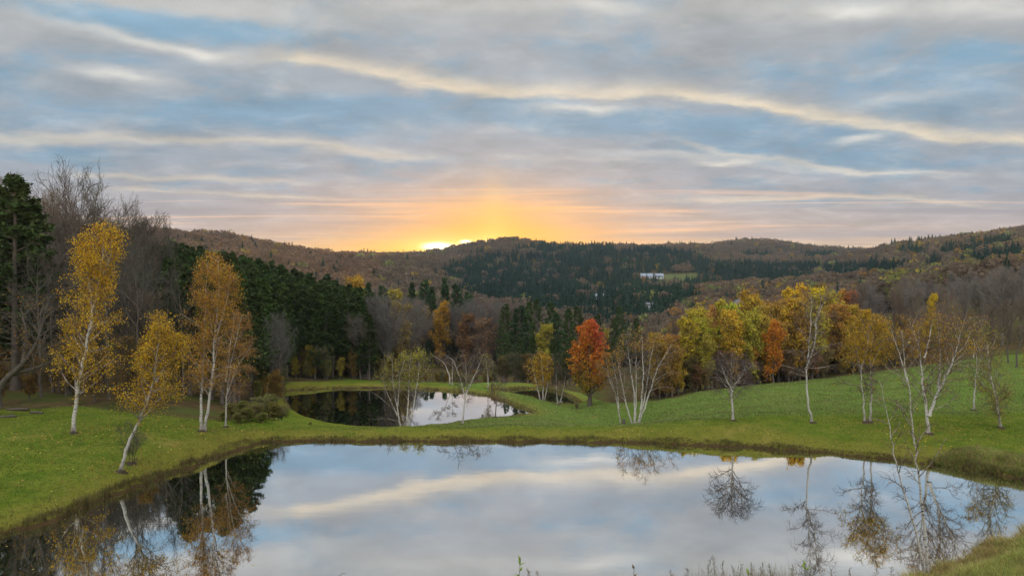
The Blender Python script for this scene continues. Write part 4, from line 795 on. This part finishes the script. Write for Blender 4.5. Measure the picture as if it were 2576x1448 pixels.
# ------------------------------------------------------------------ grasses, weeds, small things
def blades(rng, P, n, h, w, lean=.35):
    """n blades at each point; h, w per point. Returns vertices and the point index of every blade"""
    k = len(P) * n; i = np.repeat(np.arange(len(P)), n); b = P[i] + np.concatenate([rng.normal(0, .06, (k, 2)), np.zeros((k, 1))], 1)
    a = rng.random(k) * 6.283; sd = np.stack([np.cos(a), np.sin(a), 0 * a], 1) * (w[i] * .5)[:, None]; d = np.concatenate([rng.normal(0, lean, (k, 2)), np.ones((k, 1))], 1)
    tip = b + d * (h[i] * rng.uniform(.6, 1.2, k))[:, None]; b[:, 2] -= .03
    return np.stack([b - sd, b + sd, tip], 1).reshape(-1, 3), i
def grass(name, label, rng, P, n, h, w, tint, lean=.35, wd=False):
    V, i = blades(rng, P, n, h, w, lean); t = tint[i] * rng.uniform(.75, 1.25, (len(i), 1))
    me = mk_mesh(name, [(V, np.arange(len(V)).reshape(-1, 3), 0, False)], [M['blade']], np.repeat(np.clip(t, 0, 1), 3, 0))
    return tag(link(name, me), label, 'grass', None, 'stuff')
def on_ground(x, y): return np.stack([x, y, ground(x, y)], 1)
def pick(rng, n, cols, p): return np.array(cols)[rng.choice(len(cols), n, p=p)]
STRAW, GRN, OLV, BRN, LIM = (.38, .30, .13), (.15, .20, .05), (.26, .25, .08), (.24, .165, .085), (.25, .28, .07)
def shore_points(rng, P, n, off):
    k = rng.integers(0, len(P), n); t = rng.random((n, 1)); A, B = P[k], P[(k + 1) % len(P)]; L = np.linalg.norm(B - A, axis=1)
    q = A + (B - A) * t; e = B - A; nn = nrm(np.stack([e[:, 1], -e[:, 0]], 1)); c0 = P.mean(0)
    if (nn * (q - c0)).sum() < 0: nn = -nn
    keep = rng.random(n) < np.clip(L / L.mean(), .1, 2.2) / 2.2
    return (q + nn * off[:, None])[keep]
def build_grass():
    rng = rngf(21)
    P = POND[0][0]; q = shore_points(rng, P, 26000, rng.uniform(-.05, .55, 26000)); q = q[q[:, 1] > 29]; G3 = on_ground(q[:, 0], q[:, 1]); px = q[:, 0] / q[:, 1] * FPX + CX
    n = len(q); left = px < 640; right = (px > 2330) & (q[:, 1] > 38)
    h = rng.uniform(.08, .22, n) * np.where(left, 1.7, 1) * np.where(right, 1.8, 1) * (.6 + .8 * (np.sin(q[:, 0] * 1.3 + np.sin(q[:, 1] * 1.9)) > 0))
    grass('bank_grass', 'ragged brown and olive grass fringe along the mirror pond edge', rng, G3, 3, h, np.full(n, .03), pick(rng, n, [STRAW, BRN, OLV, GRN], [.14, .46, .26, .14]) * .62, .4)
    # bushy bank at the far right shore
    k = 9000; px = rng.uniform(2345, 2680, k); Y = np.interp(px, [2345, 2400, 2575, 2700], [47.6, 47, 43.4, 41]) + rng.random(k) * np.interp(px, [2345, 2450, 2700], [2.0, 4.2, 5.5]); x = (px - CX) / FPX * Y
    d = poly_sd(x, Y, P); x, Y, px = x[d > .05], Y[d > .05], px[d > .05]; n = len(x); lump = np.sin(x * 1.9 + np.sin(Y * 1.4) * 1.5) * np.sin(Y * 1.7 + 1)
    grass('rough_grass', 'rough bushy grass on the far bank at the right', rng, on_ground(x, Y), 4, rng.uniform(.11, .27, n) * (1 + .45 * lump), np.full(n, .05), pick(rng, n, [OLV, GRN, BRN, LIM], [.36, .24, .26, .14]) * (1.25 + .3 * lump)[:, None], .5)
    # near bank at the right corner
    k = 30000; px = rng.uniform(2230, 2720, k); Y = rng.uniform(23, 37.5, k); x = (px - CX) / FPX * Y; d = poly_sd(x, Y, P); m = d > .0; x, Y, d = x[m], Y[m], d[m]; n = len(x); lump = np.sin(x * 1.5 + np.sin(Y * 1.2) * 1.5) * np.sin(Y * 1.6 + x)
    grass('near_bank_grass', 'long yellow green grass on the near bank at the lower right corner', rng, on_ground(x, Y), 4, (rng.uniform(.10, .22, n) + .26 * sm01(d, 1.3, .2)) * (1 + .3 * lump), np.full(n, .03), np.where((rng.random(n) < .55 * sm01(d, 2.2, .2) + .15)[:, None], pick(rng, n, [STRAW, BRN], [.5, .5]), pick(rng, n, [OLV, LIM, GRN], [.5, .38, .12])) * (1.5 + .3 * lump)[:, None], .55)
    # weeds along the foot of the frame
    k = 3200; px = rng.uniform(1300, 2400, k); Y = rng.uniform(17.5, 21.5, k); x = (px - CX) / FPX * Y; n = k
    hh = rng.uniform(.3, .75, n) * np.interp(px, [1300, 1500, 1700, 1900, 2400], [.55, .75, .95, 1.1, 1.0]) * (1 + .3 * np.sin(x * 2.1) * np.sin(x * .9 + 1))
    grass('weed_grass', 'dry tangled grass along the near slope at the foot of the view', rng, on_ground(x, Y), 4, hh, np.full(n, .016), pick(rng, n, [STRAW, BRN, OLV, GRN], [.4, .2, .25, .15]), .28)
    # mown lawn and meadow
    k = 90000; px = rng.uniform(-150, 2750, k); Y = rng.uniform(34, 62, k); x = (px - CX) / FPX * Y; d = poly_sd(x, Y, P); m = (d > .15) & (Y < woodline(px) + 1); x, Y, d = x[m], Y[m], d[m]; n = len(x); bk = (1 - sm01(d, .3, 4.5))[:, None] * rng.uniform(.2, 1, (n, 1)); pt = np.sin(x * .7 + np.sin(Y * .5) * 2) * np.sin(Y * .9)
    grass('lawn_grass', 'short mown grass of the lawns round the mirror pond', rng, on_ground(x, Y), 2, rng.uniform(.04, .10, n), np.full(n, .05), pick(rng, n, [(.13, .17, .036), (.17, .185, .05), (.23, .205, .08), (.10, .145, .034)], [.35, .35, .12, .18]) * (1 - bk) * (1 + .30 * pt + .22 * np.sin(x * .31 + 2 * np.sin(Y * .23)) * np.sin(Y * .37 + 1))[:, None] + bk * np.array([.26, .21, .07]), .6)
    k = 110000; px = rng.uniform(1050, 2750, k); Y = rng.uniform(60, 100, k); x = (px - CX) / FPX * Y; d = np.minimum(poly_sd(x, Y, POND[1][0]), poly_sd(x, Y, POND[2][0])); m = (d > .2) & (Y < woodline(px)); x, Y = x[m], Y[m]; n = len(x); pt = np.sin(x * .5 + np.sin(Y * .33) * 2) * np.sin(Y * .6)
    grass('meadow_grass', 'longer fresh green grass of the sloping meadow', rng, on_ground(x, Y), 2, rng.uniform(.04, .13, n), np.full(n, .07), pick(rng, n, [(.215, .24, .082), (.19, .22, .068), (.25, .255, .10)], [.5, .3, .2]) * (1 + .12 * pt)[:, None], .6)
    for (PP, zw), nm in zip(POND[1:], ('green', 'small dark')):
        k = 9000; q = shore_points(rng, PP, k, rng.uniform(-.1, .5, k)); n = len(q)
        grass('pond_edge_grass', f'tufts of dry grass round the {nm} pond', rng, on_ground(q[:, 0], q[:, 1]), 3, rng.uniform(.06, .26, n), np.full(n, .05), pick(rng, n, [STRAW, BRN, OLV, GRN], [.25, .3, .25, .2]), .4)
    # fallen leaves under the yellow birches
    k = 2600; cx = rng.choice(4, k); cpx = np.array([200, 340, 530, 2300])[cx]; cY = np.array([51, 45.5, 54, 55])[cx]; Y = cY + rng.normal(0, 2.6, k); x = (cpx - CX) / FPX * cY + rng.normal(0, 2.8, k); d = poly_sd(x, Y, P); m = d > .3; C = on_ground(x[m], Y[m]); C[:, 2] += .05
    V, F = quads(rng, C, np.full(len(C), .12), .7, .7)
    tag(link('fallen_leaves', mk_mesh('fallen_leaves', [(V, F, 0, False)], [M['blade']], np.repeat(pick(rng, len(C), [(.40, .30, .08), (.34, .2, .06)], [.7, .3]), 4, 0))), 'yellow leaves scattered on the lawn under the birches', 'leaves', None, 'stuff')
    k = 130; x = rng.uniform(-24, -8, k); Y = rng.uniform(31, 54, k); d = poly_sd(x, Y, P); m = (d < -.2) & (d > -4.5); C = np.stack([x[m], Y[m], np.full(m.sum(), .006)], 1); V, F = quads(rng, C, np.full(len(C), .09), .7, 1.0)
    tag(link('floating_leaves', mk_mesh('floating_leaves', [(V, F, 0, False)], [M['blade']], np.repeat(pick(rng, len(C), [(.45, .35, .12), (.3, .2, .08)], [.6, .4]), 4, 0))), 'a few yellow leaves floating on the mirror pond near its left bank', 'leaves', None, 'stuff')
build_grass()

def build_weeds():
    rng = rngf(31)
    # milkweed: stalk, paired leaves, pods
    for px, tip, lb, lean, pods in ((1303, 1398, 'tall milkweed with two green pods standing against the mirrored sky', .06, 2), (2022, 1412, 'milkweed with yellow green leaves and a brown tipped pod near the lower right', .03, 1), (1880, 1428, 'short pale leaved milkweed among dry grass at the foot of the view', .02, 0), (1590, 1422, 'dead milkweed with grey split pods at the foot of the view', .05, 2), (833, 1432, 'single hooked dry stalk at the foot of the view, far from the other weeds', .25, 0)):
        Y = 19.6; x, y, z = at(px, Y); H = CAMZ - (tip - HY) / FPX * Y - z; o = thing('milkweed_plant', lb, 'plant', (x, y, z)); dead = 'dead' in lb or 'hooked' in lb
        col = (.22, .16, .11) if dead else (.22, .30, .06)
        pts = [(0, 0, -.05), (lean * .3, 0, H * .5), (lean, 0, H * .92)] + ([(lean + .07, 0, H * .99), (lean + .12, 0, H * .9)] if 'hooked' in lb else [])
        P = resample(pts, 9)[None]; link('stem', mk_mesh('stem', [(*tubes(P, np.linspace(.011, .006, 9)[None], 5), 0, True)], [M['needle']]), o, (.18, .14, .08))
        def blade_leaf(base, d, L, w):
            d = nrm(np.array(d, float)); sd = nrm(np.cross(d, [0, 0, 1.])); up = np.cross(sd, d); V = []
            for t, k in ((0, .1), (.25, .75), (.5, 1), (.75, .7), (1, .03)):
                m_ = np.array(base) + d * L * t - up * (t * t * .2 * L); V += [m_ - sd * w * k + up * .2 * w * k, m_, m_ + sd * w * k + up * .2 * w * k]
            V = np.array(V); F = []
            for i in range(4): F += [[3 * i, 3 * i + 1, 3 * i + 4, 3 * i + 3], [3 * i + 1, 3 * i + 2, 3 * i + 5, 3 * i + 4]]
            return V, np.array(F)
        if 'hooked' not in lb:
            for i in range(6 if not dead else 1):
                a = i * 1.57 + rng.uniform(-.3, .3); b = P[0, 3 + i // 2 * 2 if i < 4 else 7]
                V, F = blade_leaf(b, (math.cos(a), math.sin(a) * .5, .7), rng.uniform(.15, .22), .035); link('leaf', mk_mesh('leaf', [(V, F, 0, True)], [M['leaf']]), o, col)
        for i in range(pods):
            d = nrm(np.array([(-1, 1)[i] * .5 + .1, -.2, 1.0])); b = P[0, 8 - i * 2]; Q = np.stack([b + d * t * .15 for t in np.linspace(0, 1, 8)])[None]; R = np.array([[.006, .018, .029, .033, .030, .021, .011, .002]])
            link('pod', mk_mesh('pod', [(*tubes(Q, R, 8), 0, True)], [M['needle']]), o, (.24, .18, .13) if dead else (.30, .36, .10))
    # dry branching weeds
    for i in range(17):
        px = (1338, 1352, 1690, 1730, 1780, 1800, 1815, 1845, 1860, 1895, 1915, 1940, 1990, 2090, 2140, 2200, 2240)[i]; tip = (1432, 1436, 1436, 1428, 1402, 1398, 1412, 1424, 1418, 1420, 1414, 1418, 1420, 1430, 1428, 1424, 1426)[i]
        Y = rng.uniform(18.8, 20.4); x, y, z = at(px, Y); H = CAMZ - (tip - HY) / FPX * Y - z
        P = resample([(0, 0, -.05), (rng.normal(0, .02), 0, H * .5), (rng.normal(0, .05), 0, H)], 8)[None]; R = np.linspace(.006, .003, 8)[None]
        p, d, t, r = spawn(rng, P, R, 14, .45, .98, .6, .2); P1 = grow(rng, p, d, (1.1 - t) * .35 * rng.uniform(.6, 1.2, len(t)), 5, .15, .1); p2, d2, _, _ = spawn(rng, P1, np.full((len(P1), 5), .003), 4, .3, 1, .7, .2); P2 = grow(rng, p2, d2, rng.uniform(.03, .08, len(p2)), 3, .2)
        C = along(rng, P2, 2, .5, 1, .006); V, F = quads(rng, C, np.full(len(C), .016), .8)
        o = thing('dry_weed', 'brown dry goldenrod weed with feathery seed heads along the foot of the view', 'weed', (x, y, z), group='dry weeds along the foot of the view')
        link('stem', mk_mesh('stem', [(*tubes(P, R, 4), 0, True), (*tubes(P1, np.full((len(P1), 5), .0026), 3), 0, False), (*tubes(P2, np.full((len(P2), 3), .002), 3), 0, False)], [M['bare_twig']]), o, (.24, .19, .13))
        link('seed_head', mk_mesh('seed_head', [(V, F, 0, False)], [M['leaf']]), o, (.30, .24, .15))
build_weeds()

def build_small():
    rng = rngf(41)
    # dark leaning trunk cut by the left edge
    place_birch('thick dark leaning tree with spreading limbs at the left edge of the lawn', 0, 58, [[(-8, 1022), (0, 975), (32, 940), (72, 908), (110, 850), (130, 760)], [(2, 975), (-40, 900), (-70, 800)], [(60, 915), (62, 840), (40, 760)], [(36, 938), (90, 925), (150, 900)]], (.30, .17, .04), cat='tree', name='oak_tree',
                r0=.42, width=2.6, nb=18, t0=.25, leaf_n=2, leaf_s=.2, zones=[(40, 830, 120, 110, .3)], p_out=.1, rtw=.01, bark='bark', twigc=DARKB)
    place_birch('small bare shrub growing at the foot of the leaning birch', 330, 46.5, [[(328, 1150), (324, 1110), (318, 1068)], [(330, 1150), (338, 1110), (340, 1075)], [(331, 1150), (350, 1128), (372, 1100)]], GOLD, cat='shrub', name='bare_shrub', r0=.03, width=.8, nb=10, t0=.2, leaf_n=0, rtw=.005, bark='bark', twigc=DARKB)
    for i, (px, Y, h, w) in enumerate([(600, 60, .8, 3.2), (628, 60.5, 1.1, 2.8), (655, 62, 1.4, 2.6), (690, 63, 1.5, 2.5), (708, 66, 1.5, 2.4), (560, 60.5, .7, 3.2), (640, 64, 1.8, 2.2), (610, 63, 1.4, 2.4), (676, 66, 2.2, 2.0), (580, 62, 1.2, 2.4), (700, 64, 1.0, 2.8), (660, 60.5, .8, 3.0)]):
        plant('leafy', i % 4, px, Y, h, vary(rng, (.22, .22, .05)), 'low olive green bush between the twin birch and the green pond', 'bush', 'olive bushes at the end of the green pond', 'bush', rng, BROWN, w * 1.1)
    for i, (px, Y, h, lb) in enumerate([(780, 69, .5, 'small leafy clump poking over the dam edge near the green pond'), (850, 70, .45, 'low tuft like bush on the dam beside the dark water'), (1212, 79, .45, 'tiny dark bush on the shore below the arching birch'), (1450, 90, .8, 'pale straw coloured bush left of the red maple trunk')]):
        plant('leafy', i, px, Y, h, (.24, .22, .08) if i < 3 else (.33, .27, .14), lb, 'bush', None, 'bush', rng, BROWN, 2.0)
    for i, (px, Y, H, sc) in enumerate([(-22, 40, 1.3, 1.2)]):
        plant('pine', 3, px, Y, H * 1.6, PINEG, 'young spruce whose twigs just reach in at the left edge above the lawn', 'spruce', None, 'spruce_sapling', rng, None, sc)
    for px, Y, L, r, a, lb in ((45, 60, 1.6, .12, .2, 'dark fallen log lying at the edge of the left wood'), (92, 59, 1.3, .10, -.25, 'shorter fallen log on the grass right of the longer one'), (20, 57, 1.1, .09, .5, 'thin fallen branch on the lawn below the dark leaning tree')):
        x, y, z = at(px, Y); P = resample([(-L / 2, 0, r), (0, .05, r * 1.2), (L / 2, 0, r * .9)], 8)[None]; R = np.full((1, 8), r) * rng.uniform(.85, 1.1, (1, 8)); R[0, [0, -1]] *= .8
        o = thing('fallen_log', lb, 'log', (x, y, z - .02), a); link('bark', mk_mesh('bark', [(*tubes(P, R, 9), 0, True)], [M['bark']]), o)
        Q = resample([(0, 0, r * 1.5), (.15, .1, r * 2.6), (.3, .1, r * 4)], 5)[None]; link('stub', mk_mesh('stub', [(*tubes(Q, np.linspace(.03, .012, 5)[None], 5), 0, True)], [M['bark']]), o)
    x, y, z = at(1568, 76.5); P = np.array([[[0, 0, -.1], [0, 0, .12], [.02, 0, .4], [.03, 0, .62], [.03, 0, .63]]]); o = thing('tree_stump', 'dark broken stump beside the leaning pale birch', 'stump', (x, y, z)); link('bark', mk_mesh('bark', [(*tubes(P, np.array([[.26, .19, .16, .15, .01]]), 9), 0, True)], [M['bark']]), o)
build_small()

# ------------------------------------------------------------------ far houses
def box(x0, x1, y0, y1, z0, z1):
    V = np.array([(x, y, z) for z in (z0, z1) for x, y in ((x0, y0), (x1, y0), (x1, y1), (x0, y1))], float)
    return V, np.array([[3, 2, 1, 0], [4, 5, 6, 7], [0, 1, 5, 4], [1, 2, 6, 5], [2, 3, 7, 6], [3, 0, 4, 7]])
def flat(name, r, gcol, rough=.7): return diffuse_mat(name, lambda g: g.mix(g.noise(oc(g), 1.5, 3), lin(*r), lin(*gcol)), rough)
HW, HR, HG, HD = flat('white_boards', (186, 187, 188), (168, 169, 170)), flat('metal_roof', (140, 148, 158), (124, 132, 142)), flat('window_pane', (52, 58, 66), (40, 44, 50), .2), flat('grey_roof', (128, 128, 134), (106, 106, 112))
def gable(name, label, cat, px, Y, py, wdt, dep, hw, hr, rz, roof, wins=(), chim=False, door=True, parts_group=None):
    x = (px - CX) / FPX * Y; z = CAMZ - (py - HY) / FPX * Y; o = thing(name, label, cat, (x, Y, z), rz, 1.0, parts_group); a, b = wdt / 2, dep / 2
    V, F = box(-a, a, -b, b, -4, hw); gv = np.array([(-a, -b, hw), (-a, b, hw), (-a, 0, hw + hr), (a, -b, hw), (a, b, hw), (a, 0, hw + hr)], float)
    link('wall', mk_mesh('wall', [(V, F, 0, False), (gv, np.array([[0, 2, 1], [3, 4, 5]]), 0, False)], [HW]), o)
    e, t = .4, .22; rv = np.array([(-a - e, -b - e, hw - e * hr / b + .03), (a + e, -b - e, hw - e * hr / b + .03), (a + e, 0, hw + hr + .03), (-a - e, 0, hw + hr + .03), (-a - e, b + e, hw - e * hr / b + .03), (a + e, b + e, hw - e * hr / b + .03)], float); rv = np.concatenate([rv, rv + [0, 0, t]])
    rf = np.array([[6, 7, 8, 9], [9, 8, 11, 10], [0, 3, 2, 1], [3, 4, 5, 2], [0, 1, 7, 6], [4, 10, 11, 5], [0, 6, 9, 3], [3, 9, 10, 4], [1, 2, 8, 7], [2, 5, 11, 8]]); rfo = link('roof', mk_mesh('roof', [(rv, rf, 0, False)], [roof]), o)
    for wx, wz, ww, wh in wins: link('window', mk_mesh('window', [(*box(wx - ww / 2, wx + ww / 2, -b - .06, -b + .02, wz, wz + wh), 0, False)], [HG]), o)
    if door: link('door', mk_mesh('door', [(*box(a * .55, a * .55 + 1.4, -b - .08, -b + .02, .1, 2.3), 0, False)], [HD]), o)
    if chim: link('chimney', mk_mesh('chimney', [(*box(a * .3, a * .3 + .9, -.4, .4, hw + hr * .5, hw + hr + 1.4), 0, False)], [HD]), rfo)
def build_houses():
    gable('barn', 'long white barn with a pale metal roof on the far clearing', 'barn', 1626, 900, 700, 14, 8, 2.6, 3.4, -.12, HR, [(-4, .7, 1.2, 1.4), (-1, .7, 1.2, 1.4), (1.6, .7, 1.2, 1.4)])
    gable('farm_house', 'white farmhouse with dark windows beside the long barn on the far clearing', 'house', 1657, 896, 700, 10, 7, 3.2, 2.6, .1, HR, [(-4, 1.2, 1.1, 1.5), (-2.2, 1.2, 1.1, 1.5), (-.4, 1.2, 1.1, 1.5), (1.4, 1.2, 1.1, 1.5)], True)
    gable('house', 'low white house among trees in the valley left of the clearing', 'house', 1503, 600, 752, 9.5, 7, 2.4, 1.9, .05, HR, [(-2.5, .8, 1, 1.1), (0, .8, 1, 1.1)])
    gable('house', 'small white house half hidden by dark conifers below the clearing', 'house', 1632, 480, 772, 4.2, 4, 1.8, 1.1, .3, HD, [(-1, .8, .8, 1)])
    gable('house', 'grey roofed white house showing above the autumn wood', 'house', 1856, 420, 775, 5.2, 5, 2.4, 2.0, .7, HD, [(-1.5, .9, .9, 1.2), (.4, .9, .9, 1.2)], True)
    gable('shed', 'tiny white shed on the wooded slope right of the clearing', 'shed', 1781, 800, 736, 5, 4, 2.6, 2.0, .2, HR, [(-1, .8, .8, .9)], False)
build_houses()

# ------------------------------------------------------------------ air
def build_haze():
    V, F = box(-2400, 2400, -80, 2030, -40, 150); me = mk_mesh('haze', [(V, F, 0, False)], [])
    m = bpy.data.materials.new('haze'); m.use_nodes = True; nt = m.node_tree; nt.nodes.clear(); o = nt.nodes.new('ShaderNodeOutputMaterial'); v = nt.nodes.new('ShaderNodeVolumePrincipled')
    v.inputs['Color'].default_value = (.70, .82, .95, 1); v.inputs['Density'].default_value = .00007; v.inputs['Anisotropy'].default_value = 0.0
    nt.links.new(v.outputs[0], o.inputs['Volume']); me.materials.append(m); tag(link('haze', me), 'thin pale evening haze over the valley', 'haze', None, 'stuff')
build_haze()
